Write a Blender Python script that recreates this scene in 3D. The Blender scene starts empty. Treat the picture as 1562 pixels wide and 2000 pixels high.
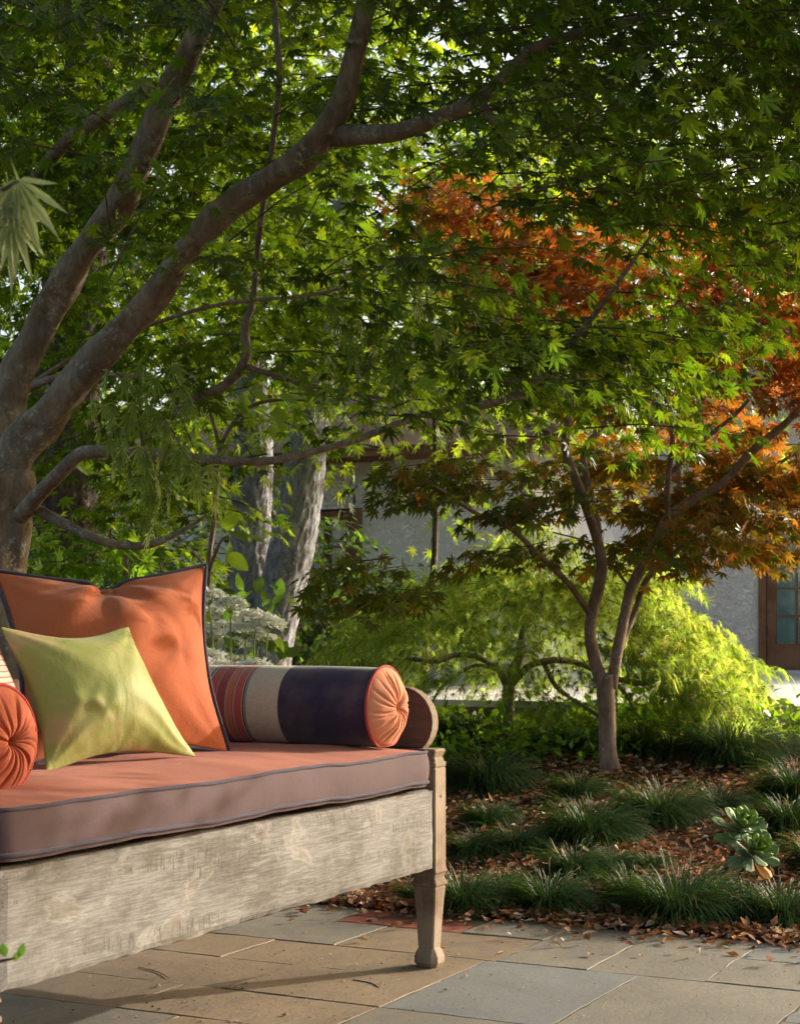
import bpy, math, random
import numpy as np
from mathutils import Vector, Matrix, noise

random.seed(7)
rng = np.random.default_rng(11)
scene = bpy.context.scene
COL = scene.collection

# ------------------------------------------------------------ camera, sky, sun, exposure
EYE = 0.9
FPX = 3160.0
cam_d = bpy.data.cameras.new('camera')
cam = bpy.data.objects.new('camera', cam_d)
COL.objects.link(cam)
cam.location = (0, 0, EYE)
cam.rotation_euler = (math.radians(90), 0, 0)
cam_d.sensor_fit = 'HORIZONTAL'
cam_d.sensor_width = 36.0
cam_d.lens = FPX / 1562 * 36.0
cam_d.shift_y = 250 / 1562
cam_d.clip_start = 0.05
cam_d.clip_end = 2000
cam_d.dof.use_dof = True
cam_d.dof.focus_distance = 3.9
cam_d.dof.aperture_fstop = 19
scene.camera = cam

SUN_AZ = 60.5      # degrees clockwise from +Y
SUN_EL = 17.5
world = bpy.data.worlds.new('World')
scene.world = world
world.use_nodes = True
wn = world.node_tree.nodes
sky = wn.new('ShaderNodeTexSky')
sky.sky_type = 'NISHITA'
sky.sun_disc = False
sky.sun_elevation = math.radians(SUN_EL)
sky.sun_rotation = math.radians(SUN_AZ)
sky.dust_density = 6.5
sky.ozone_density = 0.4
sky.air_density = 1.0
world.node_tree.links.new(sky.outputs[0], wn['Background'].inputs[0])
wn['Background'].inputs[1].default_value = 0.15

sl = bpy.data.lights.new('sun', 'SUN')
sl.energy = 2.0
sl.angle = math.radians(0.5)
sl.color = (1.0, 0.935, 0.86)
sun = bpy.data.objects.new('sun', sl)
COL.objects.link(sun)
sd = Vector((math.sin(math.radians(SUN_AZ)) * math.cos(math.radians(SUN_EL)),
             math.cos(math.radians(SUN_AZ)) * math.cos(math.radians(SUN_EL)),
             math.sin(math.radians(SUN_EL))))
sun.rotation_euler = sd.to_track_quat('Z', 'Y').to_euler()
sun.location = sd * 40

scene.view_settings.view_transform = 'Standard'
scene.view_settings.look = 'None'
scene.view_settings.gamma = 1
scene.view_settings.use_curve_mapping = False
scene.view_settings.exposure = 1.6
scene.render.engine = 'CYCLES'
cy = scene.cycles
cy.use_denoising = True
cy.max_bounces = 8
cy.diffuse_bounces = 4
cy.glossy_bounces = 3
cy.transmission_bounces = 5
cy.transparent_max_bounces = 8
cy.sample_clamp_indirect = 6

# ------------------------------------------------------------ coordinate helpers
U = np.array([0.456, 0.890, 0.0]); U /= np.linalg.norm(U)
V = np.array([U[1], -U[0], 0.0])
O = np.array([0.0965, 4.42, 0.0])
ANG = math.atan2(U[1], U[0])          # local x = U, local y = -V


def P(px, py, Y):
    return np.array([(px - 781) / FPX * Y, Y, EYE - (py - 1250) / FPX * Y])


def uv(X, Y):
    dx, dy = X - O[0], Y - O[1]
    return dx * U[0] + dy * U[1], dx * V[0] + dy * V[1]


def smooth(x):
    x = min(1, max(0, x))
    return x * x * (3 - 2 * x)


def height(X, Y):
    u, v = uv(X, Y)
    d = max(u - 0.82, -1.15 - v)
    if d < 0:
        return -0.07 if d < -0.03 else -0.07 + 2.4 * (d + 0.03)
    base = 0.005 + 0.42 * smooth(d / 4.6) * 1.0 + 0.03 * smooth(d / 1.0)
    n = 0.03 * noise.noise(Vector((X * 1.3, Y * 1.3, 0.0))) * smooth(d * 2)
    return base + n


def GT(px, py):
    Y = 3.0
    while Y < 25:
        p = P(px, py, Y)
        if p[2] <= max(height(p[0], p[1]), 0 if uv(p[0], p[1])[0] < .8 else -9):
            break
        Y += 0.02
    p[2] = height(p[0], p[1])
    return p


# ------------------------------------------------------------ object helpers
def tag(o, label=None, cat=None, group=None, kind=None):
    if label: o['label'] = label
    if cat: o['category'] = cat
    if group: o['group'] = group
    if kind: o['kind'] = kind
    return o


def empty(name, loc=(0, 0, 0), rz=0.0, **k):
    o = bpy.data.objects.new(name, None)
    o.empty_display_size = 0.05
    COL.objects.link(o)
    o.location = Vector([float(c) for c in loc])
    o.rotation_euler = (0, 0, rz)
    return tag(o, **k)


def mesh(name, verts, faces, mat, smooth_=True, cols=None):
    me = bpy.data.meshes.new(name)
    if isinstance(faces, np.ndarray):
        n, k = faces.shape
        me.vertices.add(len(verts))
        me.vertices.foreach_set('co', np.ascontiguousarray(verts, dtype=np.float32).ravel())
        me.loops.add(n * k)
        me.loops.foreach_set('vertex_index', faces.astype(np.int32).ravel())
        me.polygons.add(n)
        me.polygons.foreach_set('loop_start', np.arange(0, n * k, k, dtype=np.int32))
        me.update(calc_edges=True)
    else:
        me.from_pydata([tuple(float(c) for c in v) for v in verts], [], [tuple(f) for f in faces])
        me.update()
    if smooth_:
        me.polygons.foreach_set('use_smooth', np.ones(len(me.polygons), dtype=bool))
    if cols is not None:
        a = me.attributes.new('tint', 'FLOAT_COLOR', 'POINT')
        c4 = np.ones((len(verts), 4), dtype=np.float32)
        c4[:, :3] = cols
        a.data.foreach_set('color', c4.ravel())
    for m in (mat if isinstance(mat, (list, tuple)) else [mat]):
        me.materials.append(m)
    return me


def obj(name, me, parent=None, mat4=None, **k):
    o = bpy.data.objects.new(name, me)
    COL.objects.link(o)
    if parent is not None:
        o.parent = parent
    if mat4 is not None:
        o.matrix_basis = mat4
    return tag(o, **k)


def rel(parent, pts):
    """world points -> the frame of a parent that only has a location"""
    return np.asarray(pts) - np.array(parent.location)


class MB:
    def __init__(self):
        self.v = []; self.f = []

    def add(self, vs, fs):
        b = len(self.v)
        self.v += [tuple(map(float, p)) for p in vs]
        self.f += [tuple(i + b for i in f) for f in fs]

    def box(self, x0, x1, y0, y1, z0, z1):
        self.add([(x0, y0, z0), (x1, y0, z0), (x1, y1, z0), (x0, y1, z0), (x0, y0, z1), (x1, y0, z1), (x1, y1, z1), (x0, y1, z1)],
                 [(0, 3, 2, 1), (4, 5, 6, 7), (0, 1, 5, 4), (1, 2, 6, 5), (2, 3, 7, 6), (3, 0, 4, 7)])

    def build(self, name, m, parent=None, smooth_=False, bevel=0, seg=2, **k):
        o = obj(name, mesh(name, self.v, self.f, m, smooth_), parent, **k)
        if bevel:
            b = o.modifiers.new('b', 'BEVEL'); b.width = bevel; b.segments = seg; b.limit_method = 'ANGLE'
        return o


def catmull(pts, n):
    pts = [np.asarray(p, float) for p in pts]
    if len(pts) < 3:
        return [pts[0] + (pts[-1] - pts[0]) * t for t in np.linspace(0, 1, n + 1)]
    q = [2 * pts[0] - pts[1]] + pts + [2 * pts[-1] - pts[-2]]
    out = []
    for i in range(1, len(q) - 2):
        for t in np.linspace(0, 1, n, endpoint=False):
            a, b, c, d = q[i - 1], q[i], q[i + 1], q[i + 2]
            out.append(0.5 * ((2 * b) + (-a + c) * t + (2 * a - 5 * b + 4 * c - d) * t * t + (-a + 3 * b - 3 * c + d) * t ** 3))
    out.append(q[-2])
    return out


def tube(pts, rad, sides=8, sub=4, wob=0.0, closed=False, cap=True):
    """pts with radius as 4th value interpolated"""
    d = [np.append(np.asarray(p, float), r) for p, r in zip(pts, rad)]
    s = catmull(d, sub) if sub > 1 else d
    pos = np.array([p[:3] for p in s]); r = np.array([p[3] for p in s])
    n = len(pos)
    tan = np.gradient(pos, axis=0)
    if closed:
        tan[0] = tan[-1] = pos[1] - pos[-2]
    tan /= np.linalg.norm(tan, axis=1)[:, None] + 1e-9
    ref = np.array([0, 0, 1.0]) if abs(tan[0][2]) < .9 else np.array([1.0, 0, 0])
    a = np.cross(tan[0], ref); a /= np.linalg.norm(a)
    vs = []
    for i in range(n):
        a = a - tan[i] * np.dot(a, tan[i]); a /= np.linalg.norm(a) + 1e-9
        b = np.cross(tan[i], a)
        for k in range(sides):
            th = 2 * math.pi * k / sides
            rr = r[i]
            if wob:
                dd = a * math.cos(th) + b * math.sin(th)
                q = pos[i] * 6 + dd * 1.2
                rr *= 1 + wob * noise.noise(Vector(q))
            vs.append(pos[i] + rr * (a * math.cos(th) + b * math.sin(th)))
    fs = []
    for i in range(n - 1):
        for k in range(sides):
            k2 = (k + 1) % sides
            fs.append((i * sides + k, i * sides + k2, (i + 1) * sides + k2, (i + 1) * sides + k))
    if cap:
        fs.append(tuple(range(sides - 1, -1, -1)))
        fs.append(tuple(range((n - 1) * sides, n * sides)))
    return vs, fs


# ------------------------------------------------------------ materials
class N:
    """tiny node graph writer"""
    def __init__(self, name):
        self.m = bpy.data.materials.new(name); self.m.use_nodes = True
        self.t = self.m.node_tree
        self.b = self.t.nodes['Principled BSDF']
        self.out = self.t.nodes['Material Output']
        self.coord = None

    def n(self, typ, ins=None, **props):
        x = self.t.nodes.new('ShaderNode' + typ)
        for k, v in props.items():
            setattr(x, k, v)
        for k, v in (ins or {}).items():
            s = x.inputs[k]
            if isinstance(v, bpy.types.NodeSocket): self.t.links.new(v, s)
            else: s.default_value = v
        return x

    def obj(self, scale=(1, 1, 1), rot=(0, 0, 0), loc=(0, 0, 0), kind='Object'):
        if self.coord is None: self.coord = self.t.nodes.new('ShaderNodeTexCoord')
        return self.n('Mapping', {'Vector': self.coord.outputs[kind], 'Scale': scale, 'Rotation': rot, 'Location': loc}).outputs[0]

    def noise(self, vec, scale, detail=6, rough=.6, dist=0.0):
        return self.n('TexNoise', {'Vector': vec, 'Scale': scale, 'Detail': detail, 'Roughness': rough, 'Distortion': dist}).outputs[0]

    def ramp(self, fac, stops, interp='LINEAR'):
        r = self.n('ValToRGB', {'Fac': fac})
        e = r.color_ramp.elements
        r.color_ramp.interpolation = interp
        while len(e) < len(stops): e.new(0.5)
        for i, (p, c) in enumerate(stops):
            e[i].position = p
            e[i].color = (c, c, c, 1) if isinstance(c, (int, float)) else (*c, 1)
        return r.outputs[0]

    def mix(self, f, a, b, mode='MIX'):
        x = self.n('Mix', data_type='RGBA', blend_type=mode)
        for s, v in ((x.inputs[0], f), (x.inputs[6], a), (x.inputs[7], b)):
            if isinstance(v, bpy.types.NodeSocket): self.t.links.new(v, s)
            elif isinstance(v, (int, float)): s.default_value = v
            else: s.default_value = (*v, 1)
        return x.outputs[2]

    def bump(self, h, strength=.3, dist=.01, prev=None):
        d = {'Height': h, 'Strength': strength, 'Distance': dist}
        if prev is not None: d['Normal'] = prev
        return self.n('Bump', d).outputs[0]

    def fin(self, color, rough=.7, spec=.3, normal=None, **kw):
        for k, v in {'Base Color': color, 'Roughness': rough, 'Specular IOR Level': spec, **kw}.items():
            s = self.b.inputs[k]
            if isinstance(v, bpy.types.NodeSocket): self.t.links.new(v, s)
            elif isinstance(v, (int, float)): s.default_value = v
            else: s.default_value = (*v, 1)
        if normal is not None: self.t.links.new(normal, self.b.inputs['Normal'])
        return self.m


def m_fabric(name, col, col2=None, slub=60, sheen=.1, dirt=.15, wr=.35, stretch=(1, 1, 1)):
    g = N(name)
    v = g.obj(stretch)
    big = g.noise(v, 3.2, 4, .55)
    fine = g.noise(g.obj((1, 1, 6)), 160, 2, .7)
    fine2 = g.noise(g.obj((6, 6, 1)), 160, 2, .7)
    c = g.mix(g.ramp(big, [(.35, 0), (.68, 1)]), col, col2 or tuple(x * (1 - dirt) for x in col))
    c = g.mix(g.ramp(fine, [(.3, 0), (.75, .35)]), c, tuple(min(1, x * 1.35 + .01) for x in col))
    c = g.mix(g.ramp(fine2, [(.3, .22), (.7, 0)]), c, tuple(x * .6 for x in col))
    w = g.noise(g.obj((1, 1, 1)), 9, 5, .6, .8)
    n1 = g.bump(w, wr, .012)
    n2 = g.bump(fine, .25, .0012, n1)
    n3 = g.bump(fine2, .25, .0012, n2)
    return g.fin(c, .85, .2, n3, **{'Sheen Weight': sheen})


def m_wood(name, dark, mid, light, whit=.5, along=(1, 8, 8), scale=2.2):
    g = N(name)
    grain = g.noise(g.obj(along), scale * 3.5, 8, .65, .6)
    fine = g.noise(g.obj(tuple(a * (1 if a <= 1 else 4) for a in along)), scale * 9, 6, .7, .2)
    blot = g.noise(g.obj((1, 1.0, 1.6)), 5.5, 7, .62, .8)
    blot2 = g.noise(g.obj((1, 1, 2), loc=(3, 1, 7)), 2.3, 6, .6, .4)
    c = g.mix(g.ramp(grain, [(.32, 0), (.66, 1)]), dark, mid)
    c = g.mix(g.ramp(blot2, [(.4, 0), (.62, 1)]), c, g.mix(.5, c, light))
    wm = g.mix(1.0, g.ramp(blot, [(.42, 0), (.60, 1)]), g.ramp(fine, [(.36, .1), (.62, 1)]), 'MULTIPLY')
    wf = g.mix(1.0, wm, (whit, whit, whit), 'MULTIPLY')
    c = g.mix(wf, c, light)
    spots = g.n('TexVoronoi', {'Vector': g.obj((1, 1, 1)), 'Scale': 14.0}, feature='F1').outputs[0]
    c = g.mix(g.ramp(spots, [(.045, .8), (.075, 0)]), c, dark)
    n1 = g.bump(grain, .5, .004)
    n2 = g.bump(fine, .5, .002, n1)
    return g.fin(c, .85, .2, n2)


def m_bark(name, a, b, lichen=None, scale=1.0, bump=.6):
    g = N(name)
    v = g.obj((1, 1, .35))
    n1 = g.noise(v, 22 * scale, 8, .7, .5)
    n2 = g.noise(g.obj(), 5 * scale, 5, .6)
    c = g.mix(g.ramp(n1, [(.35, 0), (.7, 1)]), a, b)
    c = g.mix(g.ramp(n2, [(.4, 0), (.65, .6)]), c, tuple(x * .55 for x in a))
    if lichen:
        l = g.noise(g.obj(), 42 * scale, 4, .6, .2)
        l2 = g.noise(g.obj(loc=(4, 4, 4)), 7 * scale, 3, .6)
        lm_ = g.mix(1.0, g.ramp(l, [(.53, 0), (.60, 1)]), g.ramp(l2, [(.48, 0), (.62, .6)]), 'MULTIPLY')
        c = g.mix(lm_, c, lichen)
    lent = g.noise(g.obj((1, 1, 6)), 30 * scale, 3, .5)
    nb = g.bump(n1, bump, .012)
    nb = g.bump(lent, .3, .003, nb)
    return g.fin(c, .85, .25, nb)


def m_leaf(name, trans=.5, gain=(2.0, 2.6, 1.0), rough=.42, spec=.35):
    g = N(name)
    at = g.n('Attribute', attribute_name='tint').outputs['Color']
    vein = g.noise(g.obj(), 120, 2, .5)
    c = g.mix(g.ramp(vein, [(.35, 0), (.7, .25)]), at, (.03, .05, .01))
    nb = g.bump(vein, .15, .002)
    m = g.fin(c, rough, spec, nb)
    tc = g.mix(1.0, c, gain, 'MULTIPLY')
    tr = g.n('BsdfTranslucent', {'Color': tc})
    ms = g.n('MixShader', {0: trans, 1: g.b.outputs[0], 2: tr.outputs[0]})
    g.t.links.new(ms.outputs[0], g.out.inputs[0])
    return m


def m_stone(name, a, b, c_, cleft=1.0):
    g = N(name)
    n1 = g.noise(g.obj((1, 1, 1), kind='Object'), 2.6, 7, .6, .6)
    n2 = g.noise(g.obj((2.6, 7, 1)), 3.5, 8, .6, .8)
    n3 = g.noise(g.obj(), 90, 3, .7)
    c = g.mix(g.ramp(n1, [(.36, 0), (.62, 1)]), a, b)
    c = g.mix(g.ramp(n2, [(.5, 0), (.7, .7)]), c, c_)
    c = g.mix(g.ramp(n3, [(.3, .3), (.6, 0)]), c, tuple(x * .5 for x in a))
    st = g.ramp(n2, [(.30, 0), (.36, .5), (.5, .5), (.54, 1)])
    nb = g.bump(st, .22 * cleft, .005)
    nb = g.bump(n3, .3, .002, nb)
    return g.fin(c, .75, .3, nb)


M = {}
M['rail0'] = m_wood('weathered_rail_wood', (.075, .06, .045), (.18, .148, .112), (.42, .395, .355), .8, (1, 9, 9), 2.0)
M['post'] = m_wood('weathered_post_wood', (.10, .062, .038), (.20, .135, .088), (.36, .29, .21), .35, (9, 9, 1), 2.0)
M['armwood'] = m_wood('dark_red_wood', (.05, .018, .012), (.14, .045, .028), (.2, .13, .09), .25, (9, 1, 9), 2.0)
M['orange'] = m_fabric('orange_linen', (.38, .088, .022), (.30, .066, .017))
M['seat'] = m_fabric('faded_coral_canvas', (.36, .11, .06), (.25, .062, .036), sheen=.05, wr=.2)
M['mauve'] = m_fabric('mauve_canvas', (.085, .05, .05), (.058, .033, .037), sheen=.08, wr=.12)
M['piping'] = m_fabric('dark_piping', (.045, .036, .055), wr=.05)
M['redpipe'] = m_fabric('red_piping', (.34, .04, .03), wr=.05)
M['peach'] = m_fabric('peach_cotton', (.56, .22, .11), (.47, .17, .08), wr=.25)
M['rust'] = m_fabric('rust_cotton', (.38, .085, .032), (.3, .062, .025), wr=.25)


def m_rail():
    g = N('weathered_rail_wood')
    v = g.obj((1, 1, 1))
    wv = g.noise(g.obj((1.2, 8, 8)), 3.0, 5, .6, .3)                       # long soft grain bands
    hair = g.noise(g.obj((3.0, 60, 60)), 5, 9, .8, .35)                    # fine wavy hairs of bleached fibre
    tone = g.noise(g.obj((.8, 1, 1.2)), 1.6, 5, .55)
    c = g.mix(g.ramp(wv, [(.35, 0), (.65, 1)]), (.095, .083, .068), (.165, .152, .134))
    c = g.mix(g.ramp(tone, [(.38, 0), (.62, .8)]), c, (.20, .192, .176))
    c = g.mix(g.ramp(hair, [(.46, 0), (.58, .55)]), c, (.31, .305, .295))
    # patches where the top layer has flaked, each with a paler rim
    pv = g.n('Mapping', {'Vector': g.obj((1, 1, 1.35)), 'Location': (0, 0, 0)}).outputs[0]
    pt = g.noise(pv, 4.6, 8, .6, .5)
    c = g.mix(g.ramp(pt, [(.60, 0), (.625, .4)]), c, (.21, .18, .14))
    c = g.mix(g.ramp(pt, [(.575, 0), (.597, .42), (.608, .42), (.625, 0)]), c, (.34, .32, .285))
    # ranks of short dark vertical ticks along one band of the grain
    band = g.ramp(g.noise(g.obj((.9, 9, 9), loc=(2, 0, 5)), 2.4, 3, .5), [(.52, 0), (.6, 1)])
    tick = g.ramp(g.noise(g.obj((70, 8, 9)), 1.6, 4, .7), [(.52, 0), (.6, 1)])
    c = g.mix(g.mix(1.0, g.mix(1.0, band, tick, 'MULTIPLY'), (.7, .7, .7), 'MULTIPLY'), c, (.07, .06, .045))
    stain = g.noise(g.obj((1, 1, 1.5), loc=(8, 3, 1)), 3.3, 9, .72, .2)
    c = g.mix(g.ramp(stain, [(.47, 0), (.66, .75)]), c, (.075, .066, .05))
    rust = g.noise(g.obj(loc=(9, 9, 9)), 8, 2, .5)
    c = g.mix(g.ramp(rust, [(.72, 0), (.76, .8)]), c, (.26, .11, .06))
    kn = g.n('TexVoronoi', {'Vector': g.obj((1, 1, 1.5), loc=(.3, 0, .1)), 'Scale': 5.0}).outputs[0]
    c = g.mix(g.ramp(kn, [(.02, .85), (.045, 0)]), c, (.045, .035, .025))
    nb = g.bump(hair, .4, .0015)
    nb = g.bump(wv, .3, .002, nb)
    nb = g.bump(g.ramp(pt, [(.59, 1), (.615, 0)]), .2, .0015, nb)
    return g.fin(c, .9, .12, nb)


M['rail'] = m_rail()


def m_green_pillow():
    g = N('lime_silk')
    v = g.obj()
    big = g.noise(v, 4.2, 4, .5)
    c = g.mix(g.ramp(big, [(.4, 0), (.7, 1)]), (.19, .215, .04), (.25, .22, .055))
    pk = g.noise(g.obj(loc=(.3, .8, .2)), 7, 3, .5)
    c = g.mix(g.ramp(pk, [(.56, 0), (.68, .5)]), c, (.46, .23, .14))
    f1 = g.noise(g.obj((1, 1, 14)), 60, 3, .7)
    f2 = g.noise(g.obj((12, 12, 1)), 50, 3, .7)
    c = g.mix(g.ramp(f1, [(.35, 0), (.75, .3)]), c, (.36, .36, .09))
    c = g.mix(g.ramp(f2, [(.35, .25), (.6, 0)]), c, (.22, .2, .03))
    w = g.noise(g.obj((1.6, 1.6, .9)), 6, 4, .5, .4)
    nb = g.bump(w, .55, .013)
    nb = g.bump(f1, .25, .0015, nb)
    return g.fin(c, .6, .3, nb, **{'Sheen Weight': .08})


def m_striped(name, stops, axis_scale, off=0.0):
    """print along local x"""
    g = N(name)
    sx = g.n('SeparateXYZ', {0: g.obj()}).outputs[0]
    f = g.n('MapRange', {0: sx, 1: 0.0, 2: axis_scale, 3: 0.0, 4: 1.0}).outputs[0]
    c = g.ramp(f, stops, 'CONSTANT')
    fine = g.noise(g.obj((1, 9, 9)), 90, 3, .7)
    c = g.mix(g.ramp(fine, [(.35, .3), (.65, 0)]), c, (.02, .015, .02))
    fade = g.noise(g.obj(), 5, 4, .6)
    c = g.mix(g.ramp(fade, [(.45, 0), (.75, .2)]), c, (.5, .35, .22))
    w = g.noise(g.obj(), 7, 4, .55, .6)
    nb = g.bump(w, .25, .01)
    nb = g.bump(fine, .2, .001, nb)
    return g.fin(c, .85, .2, nb, **{'Sheen Weight': .2})


def m_linepillow():
    g = N('pink_lined_cotton')
    sx = g.n('TexWave', {'Vector': g.obj(), 'Scale': 26.0, 'Distortion': .6, 'Detail': 1.0}, bands_direction='Z')
    c = g.mix(g.ramp(sx.outputs[1], [(.0, 1), (.22, 0)]), (.62, .33, .25), (.22, .08, .06))
    return g.fin(c, .9, .2, g.bump(g.noise(g.obj(), 8, 4), .25, .01))


M['green'] = m_green_pillow()
M['lined'] = m_linepillow()
cream = (.52, .41, .27); navy = (.022, .014, .034); red = (.46, .075, .04); dred = (.30, .05, .035); org = (.50, .13, .05); gry = (.35, .25, .20)
ST = [(0, navy), (.405, cream), (.555, navy), (.560, cream), (.566, navy), (.572, cream), (.578, red), (.612, gry), (.618, dred), (.622, org), (.652, gry),
      (.658, dred), (.70, gry), (.706, red), (.745, navy), (.750, cream), (.756, navy), (.762, cream), (.93, dred)]
# colour ramp has a limit of 32 stops
M['bolster'] = m_striped('striped_bolster_cloth', ST, .66)
M['maple_bark'] = m_bark('maple_bark', (.13, .10, .064), (.31, .245, .165), (.40, .40, .33), 1.5, 1.0)
M['young_bark'] = m_bark('smooth_maple_bark', (.17, .115, .08), (.30, .22, .16), (.38, .34, .28), 1.6, .35)
M['twig'] = m_bark('twig_bark', (.05, .035, .022), (.11, .08, .05), None, 3, .2)
M['grey_bark'] = m_bark('grey_fissured_bark', (.16, .155, .165), (.46, .46, .49), (.6, .6, .64), 1.2, .8)
M['dark_bark'] = m_bark('dark_fissured_bark', (.05, .038, .03), (.20, .16, .13), (.34, .30, .27), 1.2, .8)
M['leaf'] = m_leaf('maple_leaf_green', .55, (2.5, 2.3, .8))
M['leaf_o'] = m_leaf('maple_leaf_orange', .5, (1.9, 1.7, 1.0))
M['leaf_l'] = m_leaf('laceleaf_green', .62, (2.3, 2.2, 1.1))
M['leaf_p'] = m_leaf('pale_leaf', .4, (1.5, 1.5, 1.0), .5)
M['blade'] = m_leaf('mondo_blade', .2, (1.5, 1.7, .8), .5, .35)
M['litter'] = m_leaf('dry_leaf', .12, (1.3, 1.0, .7), .8, .15)
M['succ'] = m_leaf('fleshy_leaf', .12, (1.4, 1.6, .6), .6, .25)
M['petal'] = m_leaf('white_petal', .3, (1, 1, 1), .7, .2)
M['tan'] = m_stone('tan_flagstone', (.175, .132, .086), (.25, .188, .122), (.135, .13, .115))
M['tan2'] = m_stone('grey_tan_flagstone', (.15, .138, .112), (.21, .19, .15), (.13, .14, .138))
M['blue'] = m_stone('bluestone', (.125, .135, .135), (.17, .185, .185), (.19, .175, .145), .6)
M['brick'] = m_stone('red_brick', (.24, .06, .04), (.30, .09, .06), (.16, .06, .045))


def m_ground():
    g = N('soil_and_mulch')
    n1 = g.noise(g.obj(), 28, 6, .7)
    n2 = g.noise(g.obj(), 5, 5, .6)
    vo = g.n('TexVoronoi', {'Vector': g.obj((1, 1.6, 1)), 'Scale': 55.0})
    c = g.mix(g.ramp(n1, [(.35, 0), (.65, 1)]), (.05, .028, .016), (.17, .085, .045))
    c = g.mix(g.ramp(n2, [(.45, 0), (.7, .5)]), c, (.09, .06, .035))
    c = g.mix(.35, c, vo.outputs[1], 'MULTIPLY')
    return g.fin(c, .95, .1, g.bump(vo.outputs[0], .8, .015))


M['ground'] = m_ground()


def m_plain(name, col, rough=.7, spec=.3, nscale=20, amt=.25, bump=.2, **k):
    g = N(name)
    n1 = g.noise(g.obj(), nscale, 6, .65)
    c = g.mix(g.ramp(n1, [(.3, 0), (.7, 1)]), tuple(x * (1 - amt) for x in col), tuple(min(1, x * (1 + amt * .5)) for x in col))
    return g.fin(c, rough, spec, g.bump(n1, bump, .004), **k)


def m_stucco():
    g = N('grey_stucco')
    n1 = g.noise(g.obj((1, 1, 1.2)), 16, 5, .6, 1.4)
    n2 = g.noise(g.obj(), 1.1, 4, .6)
    c = g.mix(g.ramp(n2, [(.35, 0), (.7, 1)]), (.76, .72, .65), (.84, .80, .73))
    nb = g.bump(g.ramp(n1, [(.4, 0), (.62, 1)]), .85, .02)
    return g.fin(c, .9, .15, nb)


M['stucco'] = m_stucco()
M['smooth_stucco'] = m_plain('smooth_stucco', (.76, .74, .70), .9, .15, 4)
M['frame'] = m_wood('brown_door_wood', (.10, .042, .022), (.20, .09, .05), (.27, .15, .09), .25, (9, 9, 1), 2)
M['iron'] = m_plain('dark_iron', (.03, .028, .03), .5, .5)
M['terrace'] = m_plain('pale_terrace_stone', (.62, .60, .56), .8, .3, 9, .15)
M['nosing'] = m_plain('terrace_edge_stone', (.34, .29, .22), .85, .3, 12, .3)
M['tile'] = m_plain('brown_roof_tile', (.21, .115, .085), .75, .3, 14, .3)
M['curtain'] = m_plain('blue_green_curtain', (.62, .80, .80), .9, .1, 6, .2)
M['mortar'] = m_plain('sandy_joint', (.12, .095, .065), .95, .1, 60, .4, .5)


def m_glass():
    g = N('window_glass')
    m = g.fin((.9, .95, .95), .03, .5, None, **{'Transmission Weight': 1.0, 'IOR': 1.45})
    tr = g.n('BsdfTransparent', {'Color': (.85, .9, .9, 1)})
    gl = g.n('BsdfGlossy', {'Color': (.9, .9, .9, 1), 'Roughness': .02})
    lw = g.n('LayerWeight', {'Blend': .25})
    f = g.n('MapRange', {0: lw.outputs[0], 1: 0.0, 2: 1.0, 3: .10, 4: .9})
    ms = g.n('MixShader', {0: f.outputs[0], 1: tr.outputs[0], 2: gl.outputs[0]})
    g.t.links.new(ms.outputs[0], g.out.inputs[0])
    return m


M['glass'] = m_glass()


# ------------------------------------------------------------ leaf templates (axis +Y, facing +Z)
def palmate(angles, lens, width, valley, hi=True, droop=.22, curl=.05, petiole=.35):
    out = []
    n = len(angles)
    order = sorted(range(n), key=lambda i: angles[i])
    A = [angles[i] for i in order]; L = [lens[i] for i in order]
    def pt(a, r):
        t = math.radians(a)
        return (r * math.sin(t), r * math.cos(t))
    out.append((*pt(A[0] - 28, valley * .5), 0))
    for i in range(n):
        a, l = A[i], L[i]
        w = width * l
        if hi:
            cx, cy_ = pt(a, l * .55); px, py = pt(a + 90, w)
            out.append((cx - px, cy_ - py, .4))
            out.append((*pt(a, l), 1))
            out.append((cx + px, cy_ + py, .4))
        else:
            out.append((*pt(a, l), 1))
        if i < n - 1:
            am = (a + A[i + 1]) / 2
            out.append((*pt(am, valley * (l + L[i + 1]) / 2), 0))
    out.append((*pt(A[-1] + 28, valley * .5), 0))
    vs = [(0, 0, .0)]
    for x, y, k in out:
        r2 = x * x + y * y
        vs.append((x, y, -droop * r2 + (curl if k == 0 else (-curl * .3 if k < 1 else 0))))
    m = len(out)
    fs = [(0, i + 1, i) for i in range(1, m)]
    b = len(vs)
    vs += [(.02, 0, 0), (-.02, 0, 0), (0, -petiole, -.02)]
    fs.append((b, b + 1, b + 2))
    return np.array(vs), np.array(fs)


ANG7 = [0, 36, -36, 74, -74, 118, -118]
LEN7 = [1, .95, .95, .78, .78, .45, .45]
T_HI = palmate(ANG7, LEN7, .125, .36, True)
T_LO = palmate(ANG7, LEN7, .1, .27, False)
T_LACE = palmate([0, 26, -26, 56, -56, 92, -92], [1, .97, .97, .85, .85, .6, .6], .05, .11, False, .5, .02)
T_DIS = palmate([0, 20, -20, 44, -44, 75, -75], [1.1, 1, 1, .85, .85, .6, .6], .07, .2, True, .25, .04)


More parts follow.
